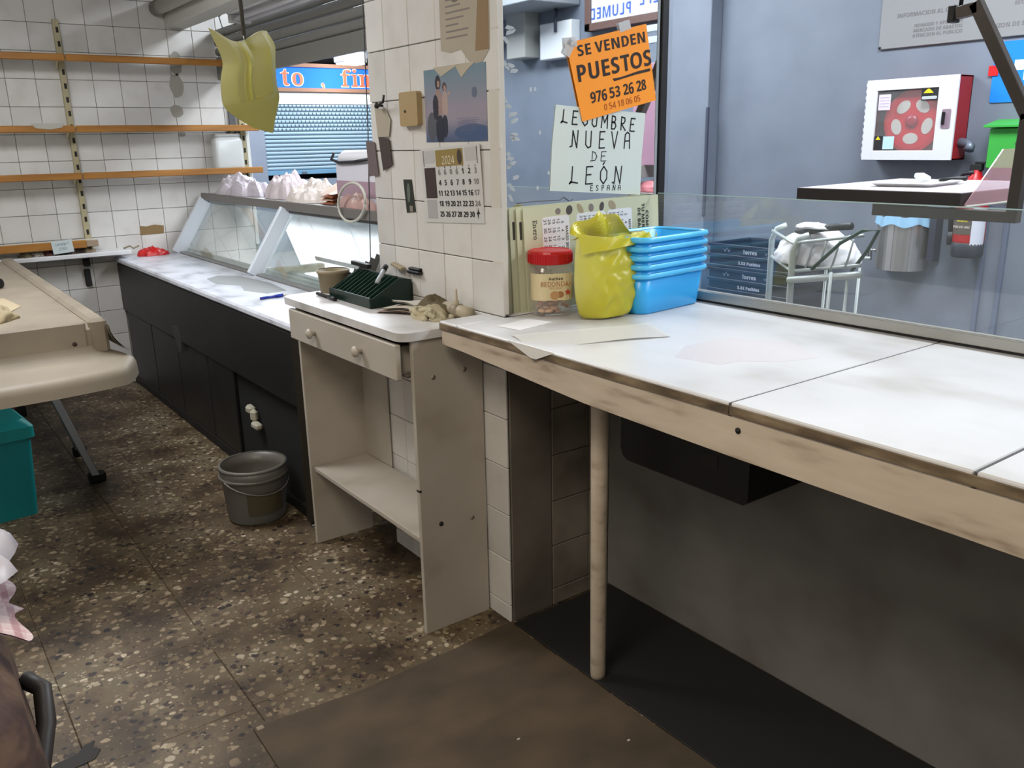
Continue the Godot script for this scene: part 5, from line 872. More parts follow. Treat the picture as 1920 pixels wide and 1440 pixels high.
		for i in 6: put("sketch", prism(S(), oval(0.010 + 0.004 * (i % 3), 0.009 + 0.003 * (i % 2), Vector2(-0.14 + i * 0.042, 0.280), 11, i * 1.1), 0.0005, Transform3D(Basis(), Vector3(0, 0, 0.002))), M([Color(0.50, 0.45, 0.42), Color(0.30, 0.26, 0.25), Color(0.62, 0.56, 0.44)][i % 3], 0.7), cd)
	build_counter_things()
func build_counter_things():
	# cookie jar
	var j := thing("biscuit_jar", "clear plastic biscuit jar with red screw lid and cream label, before the card calendars", "jar", Vector3(0.138, YC, 0.035), -0.48)
	var sect := []; var inner := []
	for q in [[0.046, 0.0], [0.056, 0.006], [0.058, 0.02], [0.056, 0.03], [0.058, 0.04], [0.0595, 0.06], [0.0595, 0.118], [0.057, 0.128], [0.052, 0.136], [0.052, 0.146]]: sect.append(ring3(rrect(q[0] * 2, q[0] * 2, q[0] * 0.62, Vector2.ZERO, 6), q[1]))
	put("jar_body", loft(S(true), sect, true, false), M(Color(0.93, 0.90, 0.87), 0.05, 0.0, Color(0, 0, 0), 0.13), j)
	var ld := put("lid", lathe(S(), [Vector2(0.060, 0.143), Vector2(0.062, 0.145), Vector2(0.062, 0.172), Vector2(0.060, 0.178), Vector2(0.054, 0.180), Vector2(0.05, 0.178)], Vector3.ZERO, 36), M(Color(0.72, 0.05, 0.08), 0.35), j)
	var gr := S()
	for k in 48:
		var a := TAU * k / 48; bx(gr, Vector3(-0.0008, 0.147, 0.0612), Vector3(0.0008, 0.170, 0.0632), 0.0004, Transform3D(Basis(Vector3.UP, a), Vector3.ZERO))
	put("lid_grip", gr, M(Color(0.68, 0.05, 0.08), 0.4), ld)
	var lb := S(); var ro := rrect(0.1196, 0.1196, 0.037, Vector2.ZERO, 6); var half := []
	for q in ro:
		if q.y < 0.02: half.append(q)
	half.sort_custom(func(a, b): return a.x < b.x)
	for i in half.size() - 1: quad(lb, Vector3(half[i].x, 0.046, -half[i].y), Vector3(half[i + 1].x, 0.046, -half[i + 1].y), Vector3(half[i + 1].x, 0.120, -half[i + 1].y), Vector3(half[i].x, 0.120, -half[i].y))
	var lo := put("label", lb, M(Color(0.82, 0.76, 0.60), 0.6), j)
	text(lo, "Auchan", 0.008, Vector3(0.004, 0.106, 0.0602), M(Color(0.25, 0.2, 0.14), 0.6)); text(lo, "REDONDAS", 0.0125, Vector3(0.004, 0.091, 0.0602), M(Color(0.66, 0.42, 0.24), 0.6), Basis(), false); text(lo, "RELLENAS", 0.006, Vector3(0.004, 0.080, 0.0602), M(Color(0.72, 0.55, 0.36), 0.6), Basis(), false)
	put("print_biscuit", prism(S(), oval(0.013, 0.012, Vector2(0.0, 0.060)), 0.0005, Transform3D(Basis(), Vector3(0, 0, 0.0600))), M(Color(0.72, 0.55, 0.36), 0.6), lo); put("print_biscuit", prism(S(), oval(0.010, 0.009, Vector2(0.016, 0.062)), 0.0004, Transform3D(Basis(), Vector3(0, 0, 0.0600))), M(Color(0.60, 0.42, 0.26), 0.6), lo)
	var lf := PackedVector2Array()
	for i in 10: lf.append(Vector2(0.037, 0.068) + Vector2.from_angle(PI / 2 + TAU * i / 10) * (0.010 if i % 2 == 0 else 0.004))
	put("print_leaf", prism(S(), lf, 0.0005, Transform3D(Basis(), Vector3(0, 0, 0.0595))), M(Color(0.66, 0.16, 0.08), 0.6), lo)
	for k in 40:
		var a := k * 2.4; var r := 0.014 + 0.029 * fposmod(k * 0.37, 1.0)
		var bsc := solo("biscuit", lathe(S(true), [Vector2(0.0105, 0.0), Vector2(0.012, 0.003), Vector2(0.011, 0.007), Vector2(0.006, 0.0095)], Vector3.ZERO, 12), M([Color(0.80, 0.60, 0.47), Color(0.86, 0.70, 0.56), Color(0.74, 0.53, 0.42)][k % 3], 0.8), "round golden biscuit among those inside the red-lidded jar", "biscuit", "biscuits in the jar")
		bsc.position = j.position + Vector3(cos(a) * r, 0.006 + 0.0105 * (k / 5), sin(a) * r); bsc.rotation = Vector3(0.25 * sin(k), a, 0.25 * cos(k * 2.0))
	# yellow bag standing on the counter
	var st := S(true)
	var L := [Vector2(0.122, 1.175), Vector2(0.117, 1.13), Vector2(0.116, 1.085), Vector2(0.119, 1.04), Vector2(0.127, 1.0), Vector2(0.138, 0.970), Vector2(0.150, YC + 0.001)]
	var Rr := [Vector2(0.372, 1.180), Vector2(0.408, 1.150), Vector2(0.388, 1.10), Vector2(0.366, 1.045), Vector2(0.338, 1.0), Vector2(0.318, 0.972), Vector2(0.290, YC + 0.001)]
	var yb := thing("yellow_bag", "bright yellow plastic bag standing open on the counter between jar and blue tubs", "bag", Vector3(0.23, YC, 0.165), 0, "", true)
	put("pouch", pouch(st, L, Rr, 0.055, 0.165, 3, 30, 40, 0.016, 0.12), yellow_m, yb)
	put("back_flap", sheet(S(), func(u, v):
		var x := lerpf(0.128, 0.352, u); var h := pow(sin(PI * minf(1.0, u * 0.95 + 0.05)), 0.7) * 0.068
		return Vector3(x + 0.006 * sin(v * 5.0 + u * 8.0), 1.17 + v * h + 0.006 * sin(u * 19.0) * v, 0.135 + 0.012 * sin(u * 15.0 + v * 3.0) + 0.03 * v * (1.0 - v)), 20, 8, 0.0006), yellow_m, yb)
	put("front_collar", sheet(S(true), func(u, v):
		var x := lerpf(0.108, 0.375, u); var top: float = 1.192 - 0.012 * sin(PI * u) - 0.014 * u
		return Vector3(x + 0.01 * v * (1.0 - u), top - v * (0.016 + 0.040 * pow(1.0 - u, 2.5)) , 0.185 + 0.030 * sin(PI * u) + 0.006 * v + 0.003 * sin(u * 17.0 + v * 3.0)), 24, 5, 0.0006), yellow_m, yb)
	put("right_fold", sheet(S(), func(u, v): return Vector3(lerpf(0.372, 0.414, u * (1.0 - v)) - 0.035 * v, 1.185 - 0.20 * v - 0.02 * u, 0.175 + 0.035 * (1.0 - u) * (1.0 - v) + 0.006 * sin(v * 11.0)), 8, 14, 0.0006), yellow_m, yb)
	# five nested blue tubs
	var bm := M(Color(0.20, 0.66, 0.93), 0.32, 0.0, Color(0.15, 0.15, 0.15)); var tub: Node3D
	var names := ["bottom blue plastic tub of the nested stack on the counter, its smooth side fully visible", "second blue plastic tub from the bottom of the nested stack on the counter", "middle blue plastic tub of the nested stack on the counter", "second blue plastic tub from the top of the nested stack on the counter", "topmost blue plastic tub of the nested stack, its open inside showing"]
	for k in 5:
		var at := Vector3(0.424, YC + k * 0.0245, 0.140)
		if k == 0:
			tub = thing("blue_tub", names[0], "tub", at, 0.10, "nested blue tubs")
			put("shell", loft(S(true), [ring3(rrect(0.20, 0.13, 0.03), 0.004), ring3(rrect(0.262, 0.165, 0.032), 0.0), ring3(rrect(0.27, 0.172, 0.034), 0.005), ring3(rrect(0.296, 0.19, 0.036), 0.108), ring3(rrect(0.290, 0.184, 0.035), 0.109), ring3(rrect(0.264, 0.166, 0.032), 0.012), ring3(rrect(0.20, 0.13, 0.03), 0.010)]), bm, tub)
			put("rim", loft(S(true), [ring3(rrect(0.290, 0.184, 0.035), 0.104), ring3(rrect(0.312, 0.206, 0.042), 0.1015), ring3(rrect(0.318, 0.212, 0.044), 0.107), ring3(rrect(0.314, 0.208, 0.043), 0.1145), ring3(rrect(0.298, 0.192, 0.036), 0.116), ring3(rrect(0.290, 0.184, 0.034), 0.110)], false, false), M(Color(0.32, 0.74, 0.95), 0.3), tub)
		else: dup(tub, at + Vector3(0.0006 * k, 0, 0), 0.10 + 0.006 * (k % 2), names[k])
	# white card and film on the counter
	solo("white_card", prism(S(), PackedVector2Array([Vector2(-0.084, -0.084), Vector2(-0.071, -0.167), Vector2(0.055, -0.144), Vector2(0.036, -0.062)]), 0.0012, Transform3D(Basis(Vector3(1, 0, 0), Vector3(0, 0, -1), Vector3(0, 1, 0)), Vector3(0, YC + 0.0004, 0))), M(Color(0.88, 0.87, 0.87), 0.6), "blank white card lying at the left end of the marble counter", "card")
	var wx := thing("wax_paper", "translucent sheet of wax paper, one pointed corner folded over the counter's wooden front edge", "paper", Vector3(0.0, YC, 0.33), 0, "", true)
	put("sheet", sheet(S(true), func(u, v):
		var p := Vector2(-0.124, 0.204).lerp(Vector2(0.225, 0.33), u).lerp(Vector2(-0.165, 0.345).lerp(Vector2(0.16, 0.475), u), v)
		var over := maxf(0.0, -0.155 - p.x)
		return Vector3(p.x + over * 0.5, YC + 0.0022 + 0.0035 * maxf(0.0, sin(u * 7.0 + v * 3.0)) * u - 0.02 * pow(v, 3.0) * pow(1.0 - u, 6.0), p.y), 26, 14, 0.0004), M(Color(0.83, 0.82, 0.79), 0.42, 0.0, Color(0, 0, 0), 0.62), wx)
	put("folded_corner", sheet(S(true), func(u, v): return Vector3(-0.162 - 0.004 * v, YC + 0.001 - 0.030 * v, lerpf(lerpf(0.235, 0.42, u), 0.345, v)), 8, 6, 0.0004), M(Color(0.80, 0.79, 0.77), 0.45, 0.0, Color(0.3, 0.3, 0.3)), wx)

# ------------------------------------------------------------------ on the pillar and the back wall
func build_wall_things():
	var neg := Basis(Vector3.UP, -PI / 2)
	# religious picture: a plain generic print of a standing figure carrying a child against a blue sky
	var im := canvas(120, 128, Color(0.44, 0.56, 0.62))
	for y in 128:
		for x in 120: im.set_pixel(x, y, Color(0.40, 0.50, 0.55).lerp(Color(0.56, 0.53, 0.58), clampf(y / 70.0, 0, 1)).lerp(Color(0.26, 0.32, 0.44), clampf((y - 90) / 38.0, 0, 1)))
	for q in [[92, 112, 34, 14, 0.24, 0.32, 0.46], [13, 100, 10, 26, 0.30, 0.31, 0.34], [28, 24, 5.5, 13, 0.14, 0.12, 0.14], [29, 26, 2.8, 6, 0.66, 0.53, 0.46], [28, 60, 9, 26, 0.58, 0.48, 0.46], [22, 66, 6, 22, 0.13, 0.13, 0.18], [30, 106, 9, 26, 0.11, 0.13, 0.19], [41, 32, 4.2, 8, 0.24, 0.19, 0.18], [41.5, 34, 2.6, 5, 0.66, 0.53, 0.47], [41, 62, 6, 24, 0.66, 0.57, 0.53], [40, 100, 6, 20, 0.12, 0.14, 0.20], [49, 44, 3, 3, 0.66, 0.54, 0.48], [98, 46, 5, 9, 0.34, 0.38, 0.46]]: dab(im, q[0], q[1], q[2], q[3], Color(q[4], q[5], q[6]), 0.9)
	for k in 7: dab(im, 84 + 3 * sin(k * 2.0), 88 + k * 3.2, 20, 1.0, Color(0.36, 0.36, 0.46), 0.7)
	var pc := thing("picture_print", "faded blue print of a figure holding a child, above the pillar's calendar", "picture", Vector3(-0.0005, 1.53, -0.212), -PI / 2)
	put("sheet", card(0.315, 0.20), picture(im, 0.35), pc)
	for q in [[-0.035, 0.098, 0.07, 0.02], [0.06, 0.098, 0.05, 0.03]]: put("torn_edge", prism(S(), PackedVector2Array([Vector2(q[0] - q[2], q[1] + 0.006), Vector2(q[0] - q[2] * 0.4, q[1] - q[3]), Vector2(q[0] + q[2] * 0.2, q[1] - q[3] * 0.4), Vector2(q[0] + q[2], q[1] + 0.006)]), 0.0008, Transform3D(Basis(), Vector3(0, 0, 0.0005))), M(Color(0.66, 0.62, 0.54), 0.7), pc)
	var tp := thing("torn_notice", "yellowed torn paper notice with faint print at the top of the pillar", "notice", Vector3(-0.0005, 1.72, -0.17), -PI / 2)
	put("paper", prism(S(), PackedVector2Array([Vector2(-0.10, -0.045), Vector2(-0.05, -0.055), Vector2(0.0, -0.05), Vector2(0.04, -0.085), Vector2(0.10, -0.09), Vector2(0.135, -0.06), Vector2(0.14, 0.18), Vector2(-0.10, 0.18)]), 0.0008), M(Color(0.63, 0.59, 0.52), 0.8), tp)
	put("stained_strip", prism(S(), PackedVector2Array([Vector2(0.07, -0.06), Vector2(0.132, -0.06), Vector2(0.135, 0.18), Vector2(0.10, 0.18)]), 0.0006, Transform3D(Basis(), Vector3(0, 0, 0.0008))), M(Color(0.52, 0.43, 0.30), 0.8), tp)
	for k in 9: put("print_line", blk(Vector3(-0.07, 0.11 - k * 0.016, 0.0008), Vector3(0.02 + 0.03 * sin(k * 1.9), 0.114 - k * 0.016, 0.0012), 0.0001), M(Color(0.46, 0.43, 0.41), 0.8), tp)
	put("emblem", prism(S(), oval(0.022, 0.014, Vector2(-0.02, 0.085)), 0.0005, Transform3D(Basis(), Vector3(0, 0, 0.001))), M(Color(0.42, 0.38, 0.33), 0.8), tp)
	# calendar
	var cl := thing("wall_calendar", "white 2024 month calendar with big black day numbers hanging on the tiled pillar", "calendar", Vector3(-0.002, 1.31, -0.24), -PI / 2); cl.rotation.x = 0.02; cl.rotation.z = 0.045
	put("sheet", prism(S(), rrect(0.315, 0.215, 0.002), 0.002), M(Color(0.74, 0.735, 0.72), 0.6), cl)
	var hd := put("header", prism(S(), rrect(0.145, 0.046, 0.001, Vector2(0.0, 0.077)), 0.0005, Transform3D(Basis(), Vector3(0, 0, 0.002))), M(Color(0.53, 0.45, 0.22), 0.6), cl)
	text(hd, "2024", 0.022, Vector3(-0.005, 0.070, 0.0028), M(Color(0.80, 0.77, 0.68), 0.6), Basis(), false)
	put("header_figure", prism(S(), oval(0.012, 0.021, Vector2(0.055, 0.077), 12), 0.0005, Transform3D(Basis(), Vector3(0, 0, 0.0026))), M(Color(0.22, 0.17, 0.12), 0.7), hd)
	for q in [[-0.107, 0.083], [0.112, 0.083]]: put("month_grid", prism(S(), rrect(0.058, 0.036, 0.001, Vector2(q[0], q[1])), 0.0005, Transform3D(Basis(), Vector3(0, 0, 0.002))), M(Color(0.68, 0.67, 0.66), 0.6), cl)
	put("header_border", bx(bx(S(), Vector3(-0.142, 0.056, 0.002), Vector3(-0.139, 0.102, 0.0026), 0.0001), Vector3(0.141, 0.056, 0.002), Vector3(0.144, 0.102, 0.0026), 0.0001), M(Color(0.30, 0.25, 0.22), 0.7), cl)
	put("month_block", prism(S(), rrect(0.062, 0.088, 0.001, Vector2(-0.110, 0.008)), 0.0005, Transform3D(Basis(), Vector3(0, 0, 0.002))), M(Color(0.20, 0.135, 0.12), 0.6), cl)
	put("note_block", prism(S(), rrect(0.055, 0.055, 0.001, Vector2(-0.113, -0.068)), 0.0005, Transform3D(Basis(), Vector3(0, 0, 0.002))), M(Color(0.63, 0.62, 0.61), 0.6), cl)
	var days := [["6", "6", "0", "6", "1", "2", "3"], ["4", "5", "6", "7", "8", "9", "10"], ["11", "12", "13", "14", "15", "16", "17"], ["18", "19", "20", "21", "22", "23", "24"], ["25", "26", "27", "28", "29", "30", ""]]
	for r in 5:
		for d in 7:
			if days[r][d] != "": text(cl, days[r][d], 0.0155, Vector3(-0.058 + d * 0.0315, 0.038 - r * 0.030, 0.0026), M(Color(0.46, 0.44, 0.43), 0.7) if d == 6 or (r == 0 and d < 4) else ink_m, Basis(), true, "Droid Sans", "day_number", 1.05)
	for d in 7: text(cl, ["L", "M", "X", "J", "V", "S", "D"][d], 0.005, Vector3(-0.058 + d * 0.0315, 0.051, 0.0026), M(Color(0.4, 0.38, 0.36), 0.7), Basis(), true, "Droid Sans", "day_name")
	put("emblem", prism(S(), PackedVector2Array([Vector2(0.128, -0.097), Vector2(0.132, -0.082), Vector2(0.140, -0.08), Vector2(0.133, -0.074), Vector2(0.131, -0.064), Vector2(0.128, -0.074), Vector2(0.121, -0.08), Vector2(0.126, -0.083)]), 0.0005, Transform3D(Basis(), Vector3(0, 0, 0.002))), ink_m, cl)
	# small things on the pillar
	var sp := thing("small_print", "narrow dark green picture card stuck on the pillar left of the calendar", "picture", Vector3(-0.0005, 1.268, -0.487), -PI / 2)
	put("card", prism(S(), PackedVector2Array([Vector2(-0.034, 0.052), Vector2(0.018, 0.053), Vector2(0.034, -0.045), Vector2(-0.022, -0.05)]), 0.0008), M(Color(0.13, 0.15, 0.12), 0.4), sp)
	put("pale_figure", prism(S(), oval(0.010, 0.03, Vector2(-0.004, 0.012), 12), 0.0004, Transform3D(Basis(), Vector3(0, 0, 0.0008))), M(Color(0.34, 0.38, 0.33), 0.5), sp)
	put("pale_corner", prism(S(), rrect(0.018, 0.018, 0.002, Vector2(0.008, -0.036)), 0.0004, Transform3D(Basis(), Vector3(0, 0, 0.0008))), M(Color(0.50, 0.46, 0.42), 0.5), sp)
	var so := thing("junction_box", "yellowed square plastic junction box on the pillar left of the blue print", "box", Vector3(0.0, 1.527, -0.44), -PI / 2)
	put("cover", prism(S(), rrect(0.105, 0.098, 0.008), 0.018), M(Color(0.62, 0.53, 0.37), 0.5), so)
	put("screw", tube(S(true), [Vector3(-0.018, -0.006, 0.018), Vector3(-0.018, -0.006, 0.0205)], 0.004, 8), M(Color(0.15, 0.12, 0.1), 0.5), so)
	var nl := thing("wall_hook", "dark bent nail hook sticking out of the pillar left of the junction box", "hook", Vector3(0.0, 1.545, -0.60), -PI / 2)
	put("shank", tube(S(true), [Vector3(-0.03, 0.0, 0.0), Vector3(-0.03, 0.0, 0.02), Vector3(0.03, 0.008, 0.03), Vector3(0.036, 0.028, 0.03)], 0.004, 8), M(Color(0.13, 0.11, 0.10), 0.5), nl)
	put("head", tube(S(true), [Vector3(-0.036, -0.002, 0.018), Vector3(-0.026, 0.001, 0.022)], 0.008, 10), M(Color(0.13, 0.11, 0.10), 0.5), nl)
	var tl := thing("hanging_labels", "torn labels, one tan above one brown, hanging from the nail on the pillar's far edge", "label", Vector3(-0.004, 1.45, -0.62), -PI / 2)
	put("tan_label", prism(S(), PackedVector2Array([Vector2(-0.055, 0.09), Vector2(0.02, 0.082), Vector2(0.045, 0.05), Vector2(0.03, 0.0), Vector2(-0.045, 0.0)]), 0.001), M(Color(0.62, 0.58, 0.51), 0.7), tl)
	put("brown_label", prism(S(), PackedVector2Array([Vector2(-0.04, 0.0), Vector2(0.03, -0.006), Vector2(0.042, -0.085), Vector2(-0.02, -0.105)]), 0.001, Transform3D(Basis(), Vector3(0, 0, 0.001))), M(Color(0.22, 0.17, 0.15), 0.6), tl)
	put("grey_label", prism(S(), PackedVector2Array([Vector2(-0.13, -0.01), Vector2(-0.07, -0.015), Vector2(-0.055, -0.12), Vector2(-0.12, -0.125)]), 0.001), M(Color(0.38, 0.33, 0.33), 0.6), tl)
	# shelving on the back wall
	for x in [-0.33, 0.675]:
		var up := thing("shelf_upright", "cream slotted steel upright in the middle of the back wall's shelving" if x < 0 else "cream slotted steel upright at the right end of the back wall's shelving", "upright", Vector3(x, 1.5, -3.79), 0, "slotted shelf uprights", true)
		var y0 := 0.89 if x < 0 else 1.20; var xl := 0.04 if x < 0 else 0.0
		var f := func(y: float) -> float: return x + 0.0
		put("channel", bx(S(), Vector3(x - 0.016, y0, -3.80), Vector3(x + 0.016, 2.14, -3.772), 0.002), M(Color(0.64, 0.60, 0.47), 0.5), up)
		var n := int((2.12 - y0) / 0.075); 
		for k in n: put("slot", blk(Vector3(x - 0.004, 2.10 - k * 0.075 - 0.030, -3.7722), Vector3(x + 0.010, 2.10 - k * 0.075, -3.7712), 0.0003), M(Color(0.10, 0.08, 0.06), 0.7), up)
	var lv := [1.928, 1.546, 1.286]; var word := ["top", "middle", "lowest long"]
	for k in 3:
		for h in 2:
			var x0: float = [-1.65, -0.33][h]; var x1: float = [-0.33, 0.745][h]; var y: float = lv[k]
			var s := thing("wall_shelf", "%s ochre-edged shelf on the back wall, %s part" % [word[k], ["left-hand", "right-hand"][h]], "shelf", Vector3((x0 + x1) / 2, y, -3.70), 0, "ochre-edged wall shelves", true)
			put("board", blk(Vector3(x0 + 0.004, y - 0.004, -3.77), Vector3(x1 - 0.004, y + 0.012, -3.665), 0.001), M(Color(0.80, 0.79, 0.75), 0.4), s)
			put("front_edge", blk(Vector3(x0 + 0.002, y - 0.018, -3.665), Vector3(x1 - 0.002, y + 0.020, -3.650), 0.004), ochre_m, s)
			put("bracket", prism(S(), PackedVector2Array([Vector2(-3.77, y - 0.004), Vector2(-3.67, y - 0.004), Vector2(-3.77, y - 0.05)]), 0.006, Transform3D(Basis(Vector3(0, 0, 1), Vector3(0, 1, 0), Vector3(-1, 0, 0)), Vector3([-0.40, 0.60][h] if h else -0.36, 0, 0))), cream_m, s)
			if h == 0: put("bracket", blk(Vector3(x0 + 0.3, y - 0.03, -3.80), Vector3(x0 + 0.31, y - 0.004, -3.67)), cream_m, s)
	solo("loose_sheet", prism(S(), PackedVector2Array([Vector2(-0.56, 1.578), Vector2(-0.53, 1.552), Vector2(-0.46, 1.545), Vector2(-0.40, 1.556), Vector2(-0.385, 1.578)]), 0.002, Transform3D(Basis(), Vector3(0, 0, -3.649))), M(Color(0.66, 0.65, 0.60), 0.6), "curved scrap of white plastic drooping over the middle shelf's left edge", "scrap")
	var jr := thing("clear_container", "translucent white plastic container standing on the lowest long shelf near its right end", "container", Vector3(0.545, 1.298, -3.715), 0)
	put("body", loft(S(true), [ring3(rrect(0.18, 0.085, 0.02), 0), ring3(rrect(0.185, 0.088, 0.025), 0.015), ring3(rrect(0.185, 0.088, 0.025), 0.17), ring3(rrect(0.16, 0.075, 0.025), 0.195)]), M(Color(0.80, 0.81, 0.80), 0.2, 0.0, Color(0.5, 0.5, 0.5)), jr)
	put("lid", loft(S(true), [ring3(rrect(0.165, 0.08, 0.025), 0.195), ring3(rrect(0.165, 0.08, 0.025), 0.215)]), M(Color(0.70, 0.70, 0.68), 0.4), jr)
	# marble ledge with leftovers, low shelf piece
	var lg := thing("wall_ledge", "white stone ledge along the back wall left of the display case, on a black bracket", "ledge", Vector3(-0.7, 0.83, -3.72), 0, "", true)
	put("slab", blk(Vector3(-1.65, 0.822, -3.80), Vector3(-0.125, 0.848, -3.64), 0.004), marble_m, lg)
	put("bracket", bx(bx(S(), Vector3(-0.375, 0.76, -3.80), Vector3(-0.345, 0.822, -3.74)), Vector3(-0.378, 0.64, -3.80), Vector3(-0.345, 0.74, -3.775), 0.003), ink_m, lg)
	var ls := thing("wall_shelf", "short broken ochre-edged shelf just above the stone ledge, bottommost of the shelving", "shelf", Vector3(-0.6, 0.90, -3.7), 0, "", true)
	put("board", blk(Vector3(-1.65, 0.908, -3.77), Vector3(-0.30, 0.922, -3.665), 0.001), M(Color(0.78, 0.76, 0.70), 0.5), ls)
	put("front_edge", blk(Vector3(-1.65, 0.880, -3.665), Vector3(-0.365, 0.925, -3.65), 0.004), ochre_m, ls)
	put("bare_edge", blk(Vector3(-0.365, 0.885, -3.665), Vector3(-0.30, 0.922, -3.652), 0.003), M(Color(0.58, 0.50, 0.42), 0.7), ls)
	put("bracket", blk(Vector3(-0.335, 0.87, -3.80), Vector3(-0.325, 0.908, -3.67)), cream_m, ls)
	var tg := thing("price_ticket", "small white price ticket clipped on the broken bottom shelf's ochre edge", "ticket", Vector3(-0.495, 0.905, -3.648), 0)
	put("card", bx(S(), Vector3(-0.055, -0.045, 0), Vector3(0.055, 0.028, 0.002), 0.0005, Transform3D(Basis(Vector3.BACK, 0.08), Vector3.ZERO)), M(Color(0.74, 0.78, 0.78), 0.5), tg)
	text(tg, "Lenteja 1", 0.013, Vector3(0, 0.008, 0.0025), M(Color(0.35, 0.42, 0.44), 0.6), Basis(Vector3.BACK, 0.08), false)
	text(tg, "2'50", 0.016, Vector3(0, -0.020, 0.0025), M(Color(0.45, 0.50, 0.50), 0.6), Basis(Vector3.BACK, 0.08), false)
	for k in 7:
		var q: Array = [[-0.62, Color(0.60, 0.57, 0.52), "pale crumpled paper at the left end of the stone ledge"], [-0.56, Color(0.34, 0.20, 0.18), "dark reddish dried bundle on the stone ledge, left of the price ticket"], [-0.50, Color(0.22, 0.24, 0.17), "dark green clump on the stone ledge under the price ticket"], [-0.44, Color(0.46, 0.40, 0.34), "tan clump on the stone ledge just right of the price ticket"], [-0.40, Color(0.24, 0.19, 0.16), "dark brown clump on the stone ledge between two lighter ones"], [-0.35, Color(0.50, 0.44, 0.36), "light brown clump near the right end of the stone ledge"], [-0.68, Color(0.42, 0.38, 0.28), "olive clump at the far left of the stone ledge by the beige tray"]][k]
		solo("clump", heap(S(), Vector3(q[0], 0.849, -3.715), Vector3(0.035, 0.026, 0.035), 50 + k, 0.4, 2.6, 22, 8), M(q[1], 0.8), q[2], "leftover", "leftovers on the stone ledge")
	# yellow bag hung in the opening
	var hk := thing("hanging_rod", "thin grey metal rod hanging from the ceiling and holding the yellow bag", "rod", Vector3(-0.215, 2.2, -1.2), 0, "", true)
	put("shaft", tube(S(true), [Vector3(-0.222, 2.6, -1.2), Vector3(-0.214, 1.80, -1.2)], 0.007, 10), M(Color(0.36, 0.35, 0.32), 0.4, 0.4), hk)
	put("hook", tube(S(true), [Vector3(-0.214, 1.80, -1.2), Vector3(-0.21, 1.765, -1.2), Vector3(-0.195, 1.755, -1.2), Vector3(-0.185, 1.77, -1.2)], 0.005, 8), M(Color(0.36, 0.35, 0.32), 0.4, 0.4), hk)
	var yb := thing("yellow_bag", "empty yellow plastic bag hanging from the ceiling rod in front of the shutter opening", "bag", Vector3(-0.2, 1.47, -1.2), 0, "", true)
	var yl := [Vector2(-0.336, 1.817), Vector2(-0.315, 1.763), Vector2(-0.299, 1.71), Vector2(-0.312, 1.65), Vector2(-0.315, 1.60), Vector2(-0.310, 1.564), Vector2(-0.276, 1.532), Vector2(-0.213, 1.492)]
	var yr := [Vector2(-0.131, 1.818), Vector2(-0.106, 1.775), Vector2(-0.108, 1.73), Vector2(-0.110, 1.69), Vector2(-0.110, 1.64), Vector2(-0.106, 1.595), Vector2(-0.125, 1.535), Vector2(-0.142, 1.474)]
	var ft := [[0.0, 0.0], [0.26, 0.022], [0.40, 0.014], [0.47, 0.036], [0.56, 0.014], [0.86, 0.036], [1.0, 0.0]]
	for s in [1.0, -1.0]:
		put("front_leaf" if s > 0 else "back_leaf", sheet(S(), func(u, w):
			var v: float = 1.0 - w; var uu: float = u if s > 0 else 1.0 - u
			var p := along(yl, v).lerp(along(yr, v), uu); var z := 0.0
			for k in 6:
				if uu >= ft[k][0] and uu <= ft[k + 1][0]: z = lerpf(ft[k][1], ft[k + 1][1], (uu - ft[k][0]) / (ft[k + 1][0] - ft[k][0]))
			var low := smoothstep(0.66, 0.70, v + 0.05 * (uu - 0.5)); z = lerpf(z * (0.35 + 0.65 * minf(1.0, v * 3.0)), 0.030 * sin(PI * uu) * (1.0 - (v - 0.68) / 0.32), low)
			return Vector3(p.x, p.y - 0.040 * pow(sin(PI * clampf(uu * 1.1, 0.0, 1.0)), 1.5) * pow(1.0 - v, 3.0), -1.2 + s * z), 34, 30), M(Color(0.74, 0.71, 0.13), 0.42, 0.0, Color(0.75, 0.75, 0.75)), yb)

